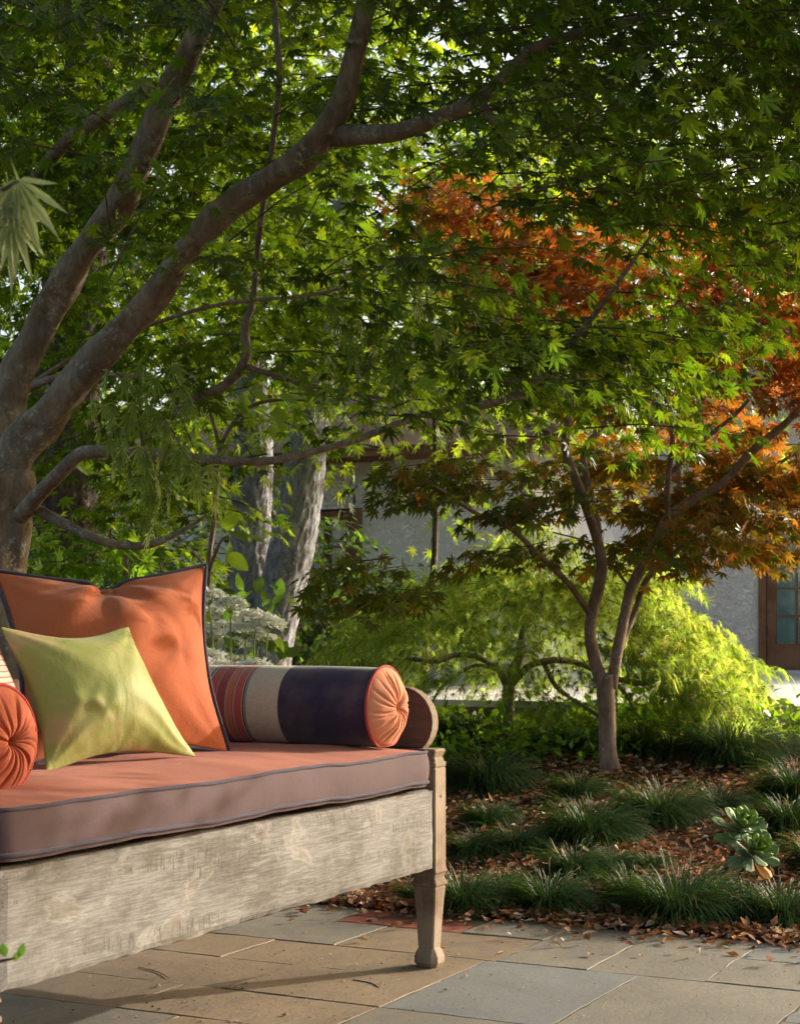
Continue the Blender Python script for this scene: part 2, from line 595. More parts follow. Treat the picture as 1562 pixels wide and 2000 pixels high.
def ovate(w=.3, fold=.06, droop=.15, pet=.15):
    ys = [0, .2, .45, .7, .9, 1.0]
    ws = [0.02, .75, 1, .75, .35, 0.01]
    vs = []
    for y, k in zip(ys, ws):
        z = -droop * y * y
        vs += [(-w * k, y, z + fold * k), (0, y, z), (w * k, y, z + fold * k)]
    fs = []
    for i in range(len(ys) - 1):
        a = i * 3
        for s in (0, 1):
            fs += [(a + s, a + s + 1, a + s + 4), (a + s, a + s + 4, a + s + 3)]
    vs = [tuple(v) for v in vs]
    b = len(vs); vs += [(.015, 0, 0), (-.015, 0, 0), (0, -pet, 0)]; fs.append((b, b + 1, b + 2))
    return np.array(vs), np.array(fs)


T_OV = ovate()
T_OVLO = (np.array([(0, 0, 0), (.3, .45, .05), (0, 1, -.12), (-.3, .45, .05), (0, .5, -.02)]), np.array([(0, 1, 4), (1, 2, 4), (2, 3, 4), (3, 0, 4)]))


def norm(a):
    return a / (np.linalg.norm(a, axis=-1, keepdims=True) + 1e-9)


def frames(fwd, nrm):
    y = norm(fwd)
    z = nrm - y * np.sum(nrm * y, axis=1, keepdims=True)
    z = norm(z)
    x = np.cross(y, z)
    return np.stack([x, y, z], axis=2)          # columns


def merged(name, T, R, s, p, col, mat, smooth_=False):
    tv, tf = T
    n, k = len(p), len(tv)
    v = np.einsum('nij,kj->nki', R, tv) * s[:, None, None] + p[:, None, :]
    f = (tf[None] + (np.arange(n) * k)[:, None, None]).reshape(-1, 3)
    c = np.repeat(col, k, axis=0)
    return mesh(name, v.reshape(-1, 3), f, mat, smooth_, c)


def sprays(pos, dirs, length, nl, size, side=.42, droop=.3, tilt=.55, sizevar=.3, fan=.9, down=.45):
    """leaves laid in opposite pairs along drooping twigs; returns leaf frames and twig polylines"""
    n = len(pos)
    dirs = norm(dirs)
    up = np.array([0, 0, 1.0])
    lat = norm(np.cross(dirs, up) + 1e-6)
    t = (np.arange(nl)[None] + rng.random((n, nl))) / nl
    sg = np.where(np.arange(nl)[None] % 2 == 0, 1.0, -1.0) * np.ones((n, 1))
    ln = length[:, None]
    w = rng.random((n, nl)) ** .7
    off = sg * w * ln * side * (1 - .55 * t)
    p = pos[:, None] + dirs[:, None] * (ln * t)[..., None] + lat[:, None] * off[..., None]
    p = p - up * (droop * ln * t * t + .22 * np.abs(off))[..., None]
    p = p + rng.normal(0, 1, p.shape) * (ln * .045)[..., None]
    fwd = dirs[:, None] * (.55 + .5 * t)[..., None] + lat[:, None] * (sg * fan * (.4 + w))[..., None] - up * (down + .5 * rng.random((n, nl)))[..., None] \
        + rng.normal(0, .25, p.shape)
    nr = up + rng.normal(0, tilt, p.shape) + dirs[:, None] * .35
    s = size * (1 - sizevar / 2 + sizevar * rng.random((n, nl)))
    tw = []
    for tt in (0, .35, .7, 1.0):
        tw.append(pos + dirs * (length * tt)[:, None] - up * (droop * length * tt * tt)[:, None])
    P_, F_, N_, S_ = p.reshape(-1, 3), fwd.reshape(-1, 3), nr.reshape(-1, 3), s.ravel()
    return P_, frames(F_, N_), S_, np.stack(tw, 1)


def twig_mesh(name, tw, r0, mat, parent):
    vs = []; fs = []
    n, m = tw.shape[:2]
    ang = np.array([0, 2.1, 4.2])
    dirs = norm(tw[:, -1] - tw[:, 0])
    a = norm(np.cross(dirs, [0, 0, 1.0]) + 1e-6); b = np.cross(dirs, a)
    ring = []
    for j in range(m):
        r = r0 * (1 - .8 * j / (m - 1))
        for th in ang:
            ring.append(tw[:, j] + r * (a * math.cos(th) + b * math.sin(th)))
    v = np.stack(ring, 1)
    k = v.shape[1]
    fl = []
    for j in range(m - 1):
        for q in range(3):
            q2 = (q + 1) % 3
            fl += [(j * 3 + q, j * 3 + q2, j * 3 + 3 + q2, j * 3 + 3 + q)]
    fl = np.array(fl)
    f = (fl[None] + (np.arange(n) * k)[:, None, None]).reshape(-1, 4)
    return obj('twig', mesh('twig', rel(parent, v.reshape(-1, 3)), f, mat), parent, kind='stuff')


def palette(n, cols, weights=None, jit=.18, pos=None):
    c = np.array(cols)
    idx = rng.choice(len(c), n, p=weights)
    out = c[idx] * (1 + rng.normal(0, jit, (n, 1)))
    out = out * (1 + rng.normal(0, jit * .3, (n, 3)))
    return np.clip(out, .004, .9)


def foliage(parent, T, Pn, Rn, Sn, cn, mat, n_single=300, stuff_name='leaves', leaf_name='leaf', fit=1.0):
    """largest-showing leaves as objects, the rest as one stuff part"""
    Y = np.maximum(Pn[:, 1], .3)
    px = 781 + FPX * Pn[:, 0] / Y; py = 1250 - FPX * (Pn[:, 2] - EYE) / Y
    vd = norm(Pn - np.array([0, 0, EYE]))
    face = np.abs(np.sum(Rn[:, :, 2] * vd, axis=1))
    score = Sn / Y * (face + .1) * (1 + 2.5 / Y)
    score[(px < 10) | (px > 1552) | (py < 10) | (py > 1990)] = 0
    order = np.argsort(-score)
    single = order[:n_single]; rest = order[n_single:]
    single = single[score[single] > 0]
    if n_single:
        K = 8
        var = []
        for k in range(K):
            c = cn[single[k * max(1, len(single) // K) % max(1, len(single))]] if len(single) else cn[0]
            tv, tf = T
            bend = tv.copy(); bend[:, 2] *= .6 + .25 * k / 2
            var.append((mesh(leaf_name, bend, tf, mat, False, np.repeat(c[None], len(tv), 0)), c))
        vc = np.array([c for _, c in var])
        loc = np.array(parent.location)
        for i in single:
            d = np.sum((vc - cn[i]) ** 2, 1); k = int(rng.choice(np.argsort(d)[:2]))
            m4 = Matrix.Identity(4)
            for r in range(3):
                for q in range(3): m4[r][q] = float(Rn[i][r][q] * Sn[i])
                m4[r][3] = float(Pn[i][r] - loc[r])
            obj(leaf_name, var[k][0], parent, m4)
    if len(rest):
        obj(stuff_name, merged(stuff_name, T, Rn[rest], Sn[rest], rel(parent, Pn[rest]), cn[rest], mat), parent, kind='stuff')


def limb(parent, pts, mat, name='branch', sides=10, wob=.25, sub=5, k=1.0):
    """pts: (px, py, Y, radius_px)"""
    w = [rel(parent, P(a, b, Y)) for a, b, Y, r in pts]
    rad = [k * r / FPX * Y for a, b, Y, r in pts]
    v, f = tube(w, rad, sides, sub, wob)
    return obj(name, mesh(name, v, f, mat), parent)


# ============================================================ THE SETTING
# terrain: one sheet, fine near, coarse to the horizon
def axis(lo, hi, step, far):
    a = list(np.arange(lo, hi, step)); d = step
    while a[-1] < far: d *= 1.5; a.append(a[-1] + d)
    d = step
    while a[0] > -far: d *= 1.5; a.insert(0, a[0] - d)
    return a


xs = axis(-3, 4, .09, 400); ys = axis(1.0, 12, .09, 400)
vs = []; fs = []
for y in ys:
    for x in xs: vs.append((x, y, height(x, y)))
nx = len(xs)
for j in range(len(ys) - 1):
    for i in range(nx - 1):
        a = j * nx + i; fs.append((a, a + 1, a + 1 + nx, a + nx))
obj('ground', mesh('ground', np.array(vs), np.array(fs), M['ground']), kind='structure')

# patio of flagstones, local x = along the bench, y = towards the back
patio = MB()
patio.box(-5.2, .80, -4.2, 1.12, -.06, -.0025)
patio_o = patio.build('patio', M['mortar'], kind='structure')
patio_o.location = Vector(O); patio_o.rotation_euler = (0, 0, ANG)


def stone(u0, u1, v0, v1, mat, name='flagstone', gap=.001, top=0.0, rough=.0018, thick=.035):
    """rect in (u, v); outline wobbles, edges chipped"""
    y0, y1 = -v1, -v0
    u0 += gap; u1 -= gap; y0 += gap; y1 -= gap
    pts = []
    per = [((u0, y0), (u1, y0)), ((u1, y0), (u1, y1)), ((u1, y1), (u0, y1)), ((u0, y1), (u0, y0))]
    for a, b in per:
        L = math.hypot(b[0] - a[0], b[1] - a[1]); n = max(2, int(L / .05))
        for i in range(n):
            t = i / n
            pts.append((a[0] + (b[0] - a[0]) * t + random.gauss(0, rough), a[1] + (b[1] - a[1]) * t + random.gauss(0, rough)))
    n = len(pts); cx = (u0 + u1) / 2; cyy = (y0 + y1) / 2; top += random.uniform(-.0018, .0012)
    tx, ty = random.gauss(0, .0006), random.gauss(0, .0006)
    def z(x, y): return top + tx * (x - cx) * 4 + ty * (y - cyy) * 4
    v = [(x, y, z(x, y) - thick) for x, y in pts] + [(x, y, z(x, y) - .0035) for x, y in pts]
    inn = []
    for x, y in pts:
        dx, dy = cx - x, cyy - y; d = math.hypot(dx, dy) + 1e-6
        k = min(.3, random.uniform(.001, .006) / d)
        inn.append((x + dx * k, y + dy * k, z(x, y)))
    v += inn
    f = []
    for r in (0, n):
        for i in range(n): j = (i + 1) % n; f.append((r + i, r + j, r + n + j, r + n + i))
    f.append(tuple(range(2 * n, 3 * n)))
    return obj(name, mesh(name, v, f, mat, False), patio_o)


A_, B_, C_ = M['tan'], M['tan2'], M['blue']
stones = [(-.47, .18, .075, .52, C_), (-.80, .18, .52, .99, B_), (-.17, .18, .99, 1.6, C_), (-.80, -.17, .99, 1.6, B_),
          (.18, .80, .10, .37, B_), (.18, .80, .37, .70, B_), (.18, .52, .70, 1.3, B_), (.52, .80, .70, 1.2, C_), (.52, .80, 1.2, 1.8, B_), (.18, .52, 1.3, 1.9, A_),
          (.18, .53, -.42, .10, A_), (.18, .53, -1.1, -.42, B_), (.53, .80, -1.1, -.625, B_), (.53, .80, -.17, .10, B_),
          (-.12, .18, -.62, .075, A_), (-.12, .18, -1.1, -.62, A_), (-.47, -.12, -.38, .075, A_), (-.47, -.12, -1.1, -.38, A_),
          (-.77, -.47, -.5, .075, A_), (-.77, -.47, -1.1, -.5, A_), (-1.35, -.47 - .33, .075 + .445, 1.0, A_), (-1.2, -.47, .075, .52, B_),
          (-1.3, -.77, -.3, .075, A_), (-1.3, -.77, -1.1, -.3, B_), (-1.35, -.80, 1.0, 1.6, C_)]
for s in stones:
    if s[1] - s[0] > .1: stone(*s)
u = -1.35
while u > -5:
    du = random.uniform(.4, .65); v = -1.1
    while v < 3.9:
        dv = random.uniform(.45, .8)
        stone(u - du, u, v, v + dv, random.choice([A_, B_, B_, C_])); v += dv
    u -= du
for r in [(.8 - .62 + 0, .80, 1.9, 2.5), (.18, .80, 2.5, 3.2), (.18, .8, 3.2, 4), (-.5, .18, 1.6, 2.2), (-1.3, -.5, 1.6, 2.3), (-.5, .18, 2.2, 3), (-1.3, -.5, 2.3, 3), (-1.3, .18, 3, 3.9)]:
    stone(*r, random.choice([A_, B_]))
for i in range(2):
    for j in range(4):
        stone(.535 + i * .125, .535 + (i + 1) * .125, -.62 + j * .112, -.62 + (j + 1) * .112 - .002, M['brick'], 'brick', .006, random.uniform(-.003, .001), .003)

# sandy crumbs and twigs strewn on the flags under and beside the daybed
n = 900
cu = rng.normal(-.55, .5, n); cv = rng.normal(-.25, .3, n); k2 = rng.integers(0, 3, n) == 0
cu[k2] = rng.uniform(-1, .8, k2.sum()); cv[k2] = rng.uniform(-.9, 1.4, k2.sum())
pp = O[None] + cu[:, None] * U + cv[:, None] * V; pp[:, 2] = .002
f = rng.normal(0, 1, (n, 3)); f[:, 2] *= .1
chip = (np.array([(-.5, 0, 0), (0, .6, .15), (.5, .1, 0), (0, -.5, .05), (0, .1, .4)]), np.array([(0, 3, 4), (3, 2, 4), (2, 1, 4), (1, 0, 4)]))
cc = palette(n, [(.35, .24, .13), (.28, .18, .09), (.5, .45, .36), (.08, .05, .03)], [.4, .3, .1, .2])
obj('grit', merged('grit', chip, frames(f, np.tile([0, 0, 1.0], (n, 1))), rng.gamma(2, .0016, n) + .0015, pp, cc, M['litter']), kind='stuff')

# litter over the bed
n = 30000
cu = .84 + 3.3 * rng.random(n) ** 1.15; cv = rng.uniform(-1.2, 3.6, n)
spill = rng.random(n) < .012
cu[spill] = .80 - rng.gamma(1.3, .09, spill.sum()); cv[spill] = rng.uniform(-.9, 1.6, spill.sum())
edge = (rng.random(n) < .12) & ~spill
cu[edge] = .83 + rng.normal(.02, .035, edge.sum())
pp = O[None] + cu[:, None] * U + cv[:, None] * V
X, Y = pp[:, 0], pp[:, 1]
keep = (X / Y > -.28) & (X / Y < .42)
keep[:0] = True
pp = pp[keep]; n = len(pp)
hz = np.array([height(a, b) for a, b in pp[:, :2]])
pp[:, 2] = np.maximum(hz, 0.0) + rng.uniform(.002, .022, n)
f = rng.normal(0, 1, (n, 3)); f[:, 2] *= .25
nr = np.array([0, 0, 1.0]) + rng.normal(0, .45, (n, 3))
LIT = (np.array([(0, 0, 0), (.28, .4, .14), (0, 1, .1), (-.28, .5, .12), (0, .5, -.05)]), np.array([(0, 1, 4), (1, 2, 4), (2, 3, 4), (3, 0, 4)]))
cc = palette(n, [(.32, .15, .075), (.42, .24, .14), (.52, .37, .26), (.2, .09, .045), (.46, .19, .06), (.6, .52, .42)], [.28, .24, .16, .2, .08, .04], .2)
obj('leaf_litter', merged('leaf_litter', LIT, frames(f, nr), rng.uniform(.014, .05, n), pp, cc, M['litter']), kind='stuff')

# bright low plants between the tufts and the terrace
n = 9000
X = rng.uniform(-1.5, 3.6, n); Y = rng.uniform(7.9, 9.4, n)
pp = np.stack([X, Y, np.zeros(n)], 1)
pp[:, 2] = np.array([height(a, b) for a, b in zip(X, Y)]) + rng.gamma(2, .022, n) * (1 + .8 * np.sin(X * 4 + Y * 3))
f = rng.normal(0, 1, (n, 3)); f[:, 2] = rng.random(n) * 1.3
nr = np.array([0, 0, 1.0]) + rng.normal(0, .6, (n, 3))
cc = palette(n, [(.10, .19, .02), (.16, .26, .03), (.05, .11, .02)], None, .2)
obj('ground_cover', merged('ground_cover', T_OVLO, frames(f, nr), rng.uniform(.03, .08, n), pp, cc, M['leaf']), kind='stuff')

# ------------------------------------------------------------ house
HC = np.array([1.2, 14.5, .53])
house = empty('house', HC, ANG, label='grey stucco garden house with brown tiled roof and wooden french doors behind the trees', cat='house')


def hbox(name, m, x0, x1, y0, y1, z0, z1, parent=None, bevel=0, label=None):
    b = MB(); b.box(x0, x1, y0, y1, z0, z1)
    o = b.build(name, m, parent or house, bevel=bevel)
    if label: o['label'] = label
    return o


ZW = 2.05
# wing: near wall with a door opening y 1.75..3.25
hbox('wall', M['stucco'], 0, .25, .0, 1.75, -.3, ZW)
hbox('wall', M['stucco'], 0, .25, 3.25, 7.0, -.3, ZW)
hbox('wall', M['stucco'], 0, .25, 1.75, 3.25, 1.62, ZW)
hbox('wall', M['smooth_stucco'], .25, 3.4, .0, .25, -.3, ZW)
# main wall with french doors y -1.15 .. -2.95
hbox('wall', M['stucco'], 3.4, 3.65, -1.147, .0, -.3, 2.9)
hbox('wall', M['stucco'], 3.4, 3.65, -4.4, -2.97, -.3, 2.9)
hbox('wall', M['stucco'], 3.4, 3.65, -2.97, -1.147, 2.25, 2.9)
hbox('corner_bead', M['smooth_stucco'], -.012, .0, -.0, .03, -.3, ZW)
hbox('eave', M['frame'], -.45, 6.0, -.45, 7.2, ZW, ZW + .07)
hbox('eave', M['frame'], 2.95, 7.2, -4.7, -.452, 2.9, 2.98)
roof = MB(); zt = ZW + .075
SL = .42
roof.add([(-.4, -.4, zt), (6, -.4, zt), (6, 7.1, zt), (-.4, 7.1, zt), (2.2, 2.2, zt + 2.6 * SL), (3.4, 2.2, zt + 2.6 * SL), (2.2, 4.5, zt + 2.6 * SL), (3.4, 4.5, zt + 2.6 * SL)],
         [(0, 1, 5, 4), (1, 2, 7, 5), (2, 3, 6, 7), (3, 0, 4, 6), (4, 5, 7, 6)])
roof_o = roof.build('roof', M['tile'], house)
# tiles: front slope and right slope, clipped along the hip
tb = MB(); tb.box(0, .34, 0, .235, 0, .018)
tile_me = mesh('roof_tile', tb.v, tb.f, M['tile'], False)
pitch = math.atan(SL)
for slope in (0, 1):
    for c in range(8):
        d = -.47 + c * .30
        i = 0
        while True:
            y = d + i * .24
            if y > (4.6 if slope == 0 else 5.2) - (0): break
            z = zt + (d + .4) * SL + .012 + random.uniform(0, .004)
            r = Matrix.Rotation(-pitch, 4, 'Y')
            if slope == 0:
                m4 = Matrix.Translation((d, y, z)) @ r
            else:
                m4 = Matrix.Translation((y + .235, d, z)) @ Matrix.Rotation(math.pi / 2, 4, 'Z') @ r
            obj('roof_tile', tile_me, roof_o, m4)
            i += 1
for k in range(8):
    t = -.42 + k * .33
    a = np.array([t, t, zt + (t + .4) * SL + .03]); b = a + np.array([.36, .36, .36 * SL])
    v, f = tube([a, b], [.075, .06], 10, 1)
    obj('hip_cap', mesh('hip_cap', v, f, M['tile']), roof_o)
r2 = MB(); r2.add([(2.9, -4.7, 2.985), (7.2, -4.7, 2.985), (7.2, -.45, 2.985), (2.9, -.45, 2.985), (5, -3, 3.8), (5, -.5, 3.8)], [(0, 1, 4), (1, 2, 5, 4), (2, 3, 5), (3, 0, 4, 5)])
r2.build('roof', M['tile'], house)


def french_door(x, y_hinge, width, sgn, z0, z1, cols, rows, rail=.27, curtain=True):
    """leaf starts at y_hinge and runs in direction sgn along y"""
    d = MB()
    lo = lambda a, b: (min(a, b), max(a, b))
    st = .095
    leaf = empty('door')
    leaf.parent = house; leaf.location = (x, y_hinge, z0)
    H = z1 - z0; W = width
    def part(nm, m, a, b, c0, c1, dx=0, th=.045):
        q = MB(); y0, y1 = lo(sgn * a, sgn * b); q.box(dx, dx + th, y0, y1, c0, c1); return q.build(nm, m, leaf, bevel=.003)
    part('stile', M['frame'], 0, st, 0, H); part('stile', M['frame'], W - st, W, 0, H)
    part('rail', M['frame'], st, W - st, 0, rail, .002); part('rail', M['frame'], st, W - st, H - .11, H, .002)
    pw = (W - 2 * st) / cols; ph = (H - .11 - rail) / rows
    for i in range(1, cols): part('muntin', M['frame'], st + i * pw - .011, st + i * pw + .011, rail, H - .11, .008, .03)
    for j in range(1, rows): part('muntin', M['frame'], st, W - st, rail + j * ph - .011, rail + j * ph + .011, .010, .026)
    for i in range(cols):
        for j in range(rows):
            part('pane', M['glass'], st + i * pw + .011, st + (i + 1) * pw - .011, rail + j * ph + .011, rail + (j + 1) * ph - .011, .02, .004)
    for hz_ in (.35, .95, 1.6): 
        q = MB(); y0, y1 = lo(-.012 * sgn, .008 * sgn); q.box(-.012, -.001, y0, y1, hz_, hz_ + .1); q.build('hinge', M['iron'], leaf)
    return leaf


def curtain(x, y0, y1, z0, z1):
    n = 90; v = []; f = []
    for i in range(n + 1):
        t = i / n; y = y0 + (y1 - y0) * t
        dx = .03 * math.sin(t * 42 + 1.3 * math.sin(t * 9)) 
        v += [(x + dx, y, z0), (x + dx * .8, y, z1)]
    for i in range(n): f.append((2 * i, 2 * i + 2, 2 * i + 3, 2 * i + 1))
    obj('curtain', mesh('curtain', v, f, M['curtain']), house)


fz = .06
hbox('door_frame', M['frame'], 3.37, 3.5, -1.225, -1.1475, fz, 2.25)
hbox('door_frame', M['frame'], 3.37, 3.5, -2.97, -2.90, fz, 2.25)
hbox('door_frame', M['frame'], 3.37, 3.5, -2.90, -1.2255, 2.18, 2.25)
french_door(3.40, -1.23, .83, -1, fz, 2.17, 3, 6)
french_door(3.40, -2.895, .83, 1, fz, 2.17, 3, 6)
curtain(3.50, -2.95, -1.18, .02, 2.24)
hbox('threshold', M['terrace'], 3.2, 3.62, -3.05, -1.08, -.02, .055)
hbox('door_frame', M['frame'], -.03, .1, 1.752, 1.83, fz, 1.62); hbox('door_frame', M['frame'], -.03, .1, 3.17, 3.248, fz, 1.62)
french_door(.0, 1.835, .66, 1, fz, 1.60, 2, 5); french_door(.0, 3.165, .66, -1, fz, 1.60, 2, 5)
hbox('room_back', M['smooth_stucco'], 2.2, 2.3, .3, 6.5, -.3, ZW - .01)
hbox('room_back', M['smooth_stucco'], 6.0, 6.1, -4.4, .0, -.3, 2.88)

# terrace in front of the house
ter = MB(); ter.box(-4.35, 3.4, -6.5, -.02, -.35, -.045)
terrace = ter.build('terrace', M['nosing'], kind='structure')
terrace.location = Vector(HC); terrace.rotation_euler = (0, 0, ANG)
x = -4.38
while x < 3.0:
    dx = .75
    y = -6.5
    while y < -.1:
        dy = min(1.1, -.02 - y)
        b = MB(); b.box(x + .006, x + dx - .006, y + .006, y + dy - .006, -.045, random.uniform(-.003, .0))
        b.build('terrace_slab', M['terrace'], terrace, bevel=.004)
        y += dy
    x += dx

# ============================================================ THE DAYBED
bed = empty('daybed', O, ANG, label='long weathered wooden daybed with whitewashed front board and carved square legs on the flagstones', cat='daybed')


def rough_box(x0, x1, y0, y1, z0, z1, nx_, ny_, nz_, amp, seed=0.0, edge=.004):
    """grid box with worn surface"""
    v = {}; V_ = []; F_ = []
    def vid(i, j, k):
        key = (i, j, k)
        if key not in v:
            x = x0 + (x1 - x0) * i / nx_; y = y0 + (y1 - y0) * j / ny_; z = z0 + (z1 - z0) * k / nz_
            e = [i in (0, nx_), j in (0, ny_), k in (0, nz_)]
            q = Vector((x * 7 + seed, y * 7, z * 7))
            d = noise.noise(q) * amp
            cx, cyy, cz = (x0 + x1) / 2, (y0 + y1) / 2, (z0 + z1) / 2
            if e[0]: x += d * (1 if x > cx else -1)
            if e[1]: y += d * (1 if y > cyy else -1)
            if e[2]: z += 1.2 * d * (1 if z > cz else -1)
            if sum(e) >= 2:
                w = edge * (1 + .8 * noise.noise(q * 3))
                if e[0]: x -= w * (1 if x > cx else -1)
                if e[1]: y -= w * (1 if y > cyy else -1)
                if e[2]: z -= w * (1 if z > cz else -1)
            v[key] = len(V_); V_.append((x, y, z))
        return v[key]
    for i in range(nx_):
        for j in range(ny_):
            for k, fl in ((0, 1), (nz_, 0)):
                q = [vid(i, j, k), vid(i + 1, j, k), vid(i + 1, j + 1, k), vid(i, j + 1, k)]; F_.append(q[::-1] if fl else q)
    for i in range(nx_):
        for k in range(nz_):
            for j, fl in ((0, 0), (ny_, 1)):
                q = [vid(i, j, k), vid(i + 1, j, k), vid(i + 1, j, k + 1), vid(i, j, k + 1)]; F_.append(q[::-1] if fl else q)
    for j in range(ny_):
        for k in range(nz_):
            for i, fl in ((0, 1), (nx_, 0)):
                q = [vid(i, j, k), vid(i, j + 1, k), vid(i, j + 1, k + 1), vid(i, j, k + 1)]; F_.append(q[::-1] if fl else q)
    return V_, F_


def rb(name, m, *a, parent=bed, **k):
    v, f = rough_box(*a, **k)
    o = obj(name, mesh(name, v, f, m, False), parent)
    return o


L = 1.756; DEP = .92
RZ0, RZ1 = .272, .492
rb('front_rail', M['rail'], -L, -.003, .002, .045, RZ0, RZ1, 90, 3, 14, .003)
rb('back_rail', M['rail'], -L, -.003, DEP - .045, DEP - .002, RZ0, RZ1, 30, 2, 4, .003)


def post(name, x0, y0, sx=.07, outward_y=-1, top=.60):
    """carved square post and leg; x0,y0 = min corner"""
    cx, cyy = x0 + sx / 2, y0 + sx / 2
    # (z, half width, chamfer)
    pr = [(0, .029, .012), (.012, .036, .014), (.028, .036, .014), (.042, .030, .009), (.052, .024, .005), (.06, .0245, .004), (.12, .0275, .004), (.18, .031, .004),
          (.215, .0345, .004), (.222, .0335, .003), (.226, .0385, .003), (.233, .0385, .003), (.238, .034, .003), (.247, .0315, .003), (.256, .034, .003), (.262, .038, .003),
          (.268, .0365, .003), (.28, .0345, .003), (.300, .035, .003), (.304, .0345, .003), (.50, .0345, .003), (.545, .0345, .003), (.548, .032, .003), (.553, .035, .003),
          (.562, .0355, .003), (.566, .031, .003), (.578, .028, .003), (.586, .031, .003), (.594, .034, .003), (top, .031, .003)]
    v = []; f = []
    for z, h, c in pr:
        ring = [(h - c, -h), (h, -h + c), (h, h - c), (h - c, h), (-h + c, h), (-h, h - c), (-h, -h + c), (-h + c, -h)]
        for a, b in ring:
            wv = noise.noise(Vector((z * 9 + x0 * 5, a * 20, b * 20))) * .0016
            v.append((cx + a + wv, cyy + b + wv, z))
    for i in range(len(pr) - 1):
        for k in range(8):
            k2 = (k + 1) % 8
            f.append((i * 8 + k, i * 8 + k2, (i + 1) * 8 + k2, (i + 1) * 8 + k))
    f.append(tuple(range(7, -1, -1))); f.append(tuple(range(len(v) - 8, len(v))))
    o = obj(name, mesh(name, v, f, M['post'], False), bed)
    return o


lg = post('leg', .0, .0)
post('leg', -L - .072, .0); post('leg', .0, DEP - .07); post('leg', -L - .072, DEP - .07)
v, f = tube([np.array([.036, -.0005, .47]), np.array([.036, .004, .47])], [.004, .004], 8, 1)
obj('peg', mesh('peg', v, f, M['armwood']), lg)
# end rails between front and back posts
for x0 in (.014, -L - .056):
    rb('end_rail', M['armwood'] if x0 > 0 else M['rail'], x0, x0 + .042, .073, DEP - .073, RZ0 + .01, .60, 2, 20, 8, .003)
# slat deck
nsl = 14
for i in range(nsl):
    a = -L + .02 + i * (L - .03) / nsl
    rb('slat', M['rail'], a, a + .10, .046, DEP - .046, .462, .482, 2, 6, 1, .001)


def arm(x0):
    """curved end board on top of the end rail"""
    prof = []
    cy0, cz0, r = .115, .672, .098
    for t in np.linspace(-50, 90, 12):
        a = math.radians(t)
        prof.append((cy0 - r * math.cos(a), cz0 + r * math.sin(a)))
    for t in np.linspace(0, 1, 16)[1:]:
        y = cy0 + (DEP - .03 - cy0) * t
        z = .770 - .045 * math.sin(min(1, t / .75) * math.pi) ** 1.0 + .095 * smooth((t - .6) / .4)
        prof.append((y, z))
    base = [(DEP - .03, .601), (.055, .601)]
    pts = prof + base
    n = len(pts); th = .038
    v = [(x0, y, z) for y, z in pts] + [(x0 + th, y, z) for y, z in pts]
    f = [tuple(range(n))[::-1], tuple(range(n, 2 * n))] + [(i, (i + 1) % n, n + (i + 1) % n, n + i) for i in range(n)]
    o = obj('arm_board', mesh('arm_board', v, f, [M['armwood'], M['post']], False), bed)
    for i, pl in enumerate(o.data.polygons):
        if i >= 2: pl.material_index = 1
    b = o.modifiers.new('b', 'BEVEL'); b.width = .005; b.segments = 2; b.limit_method = 'ANGLE'; b.angle_limit = math.radians(50)
    return o


arm(.018); arm(-L - .056)
rb('back_board', M['armwood'], -L - .012, .012, DEP - .07, DEP - .04, .505, .80, 40, 2, 8, .003)


# ---- seat cushion
def rounded_slab(x0, x1, y0, y1, z0, z1, rc, crown, nxy=(70, 30), mats=None):
    """top crowned, boxing sides bulged"""
    per = []
    nseg = 7
    def arc(cx, cyy, a0):
        for i in range(nseg + 1):
            a = math.radians(a0 + 90 * i / nseg); per.append((cx + rc * math.cos(a), cyy + rc * math.sin(a)))
    def line(a, b, n):
        for i in range(1, n): t = i / n; per.append((a[0] + (b[0] - a[0]) * t, a[1] + (b[1] - a[1]) * t))
    arc(x1 - rc, y0 + rc, -90); line((x1, y0 + rc), (x1, y1 - rc), 20)
    arc(x1 - rc, y1 - rc, 0); line((x1 - rc, y1), (x0 + rc, y1), 50)
    arc(x0 + rc, y1 - rc, 90); line((x0, y1 - rc), (x0, y0 + rc), 20)
    arc(x0 + rc, y0 + rc, 180); line((x0 + rc, y0), (x1 - rc, y0), 60)
    return per


cx0, cx1, cy0, cy1, cz0, cz1 = -L - .035, -.07, -.022, DEP - .09, .508, .600
per = rounded_slab(cx0, cx1, cy0, cy1, cz0, cz1, .045, .02)
n = len(per); ccx, ccy = (cx0 + cx1) / 2, (cy0 + cy1) / 2


def edge_wob(i, k):
    x, y = per[i]
    return .005 * noise.noise(Vector((x * 3.2, y * 3.2, k))) + .002 * noise.noise(Vector((x * 12, y * 12, k)))


rings = []
levels = [(0, 0, 0), (.012, .004, 0), (.03, .007, 0), (.05, .008, 0), (.07, .006, 0), (.085, .001, 0), (.092, -.004, 0)]
side_v = []
for h, out, _ in levels:
    for i, (x, y) in enumerate(per):
        dx, dy = x - ccx, y - ccy
        nx_, ny_ = (1 if abs(dx) > (cx1 - cx0) / 2 - .046 else 0) * np.sign(dx), (1 if abs(dy) > (cy1 - cy0) / 2 - .046 else 0) * np.sign(dy)
        l = math.hypot(nx_, ny_) or 1
        w = out + edge_wob(i, 1.0) + .003 * noise.noise(Vector((x * 5, y * 5, h * 25)))
        side_v.append((x + nx_ / l * w, y + ny_ / l * w, cz0 + h + edge_wob(i, 5.0) * 1.3))
sf = []
for r in range(len(levels) - 1):
    for i in range(n): j = (i + 1) % n; sf.append((r * n + i, r * n + j, (r + 1) * n + j, (r + 1) * n + i))
cushion = empty('seat_cushion', tuple(O), ANG, label='long coral topped seat cushion with mauve sides and dark piping lying on the daybed', cat='cushion')
side = obj('boxing', mesh('boxing', side_v, sf, M['mauve']), cushion)
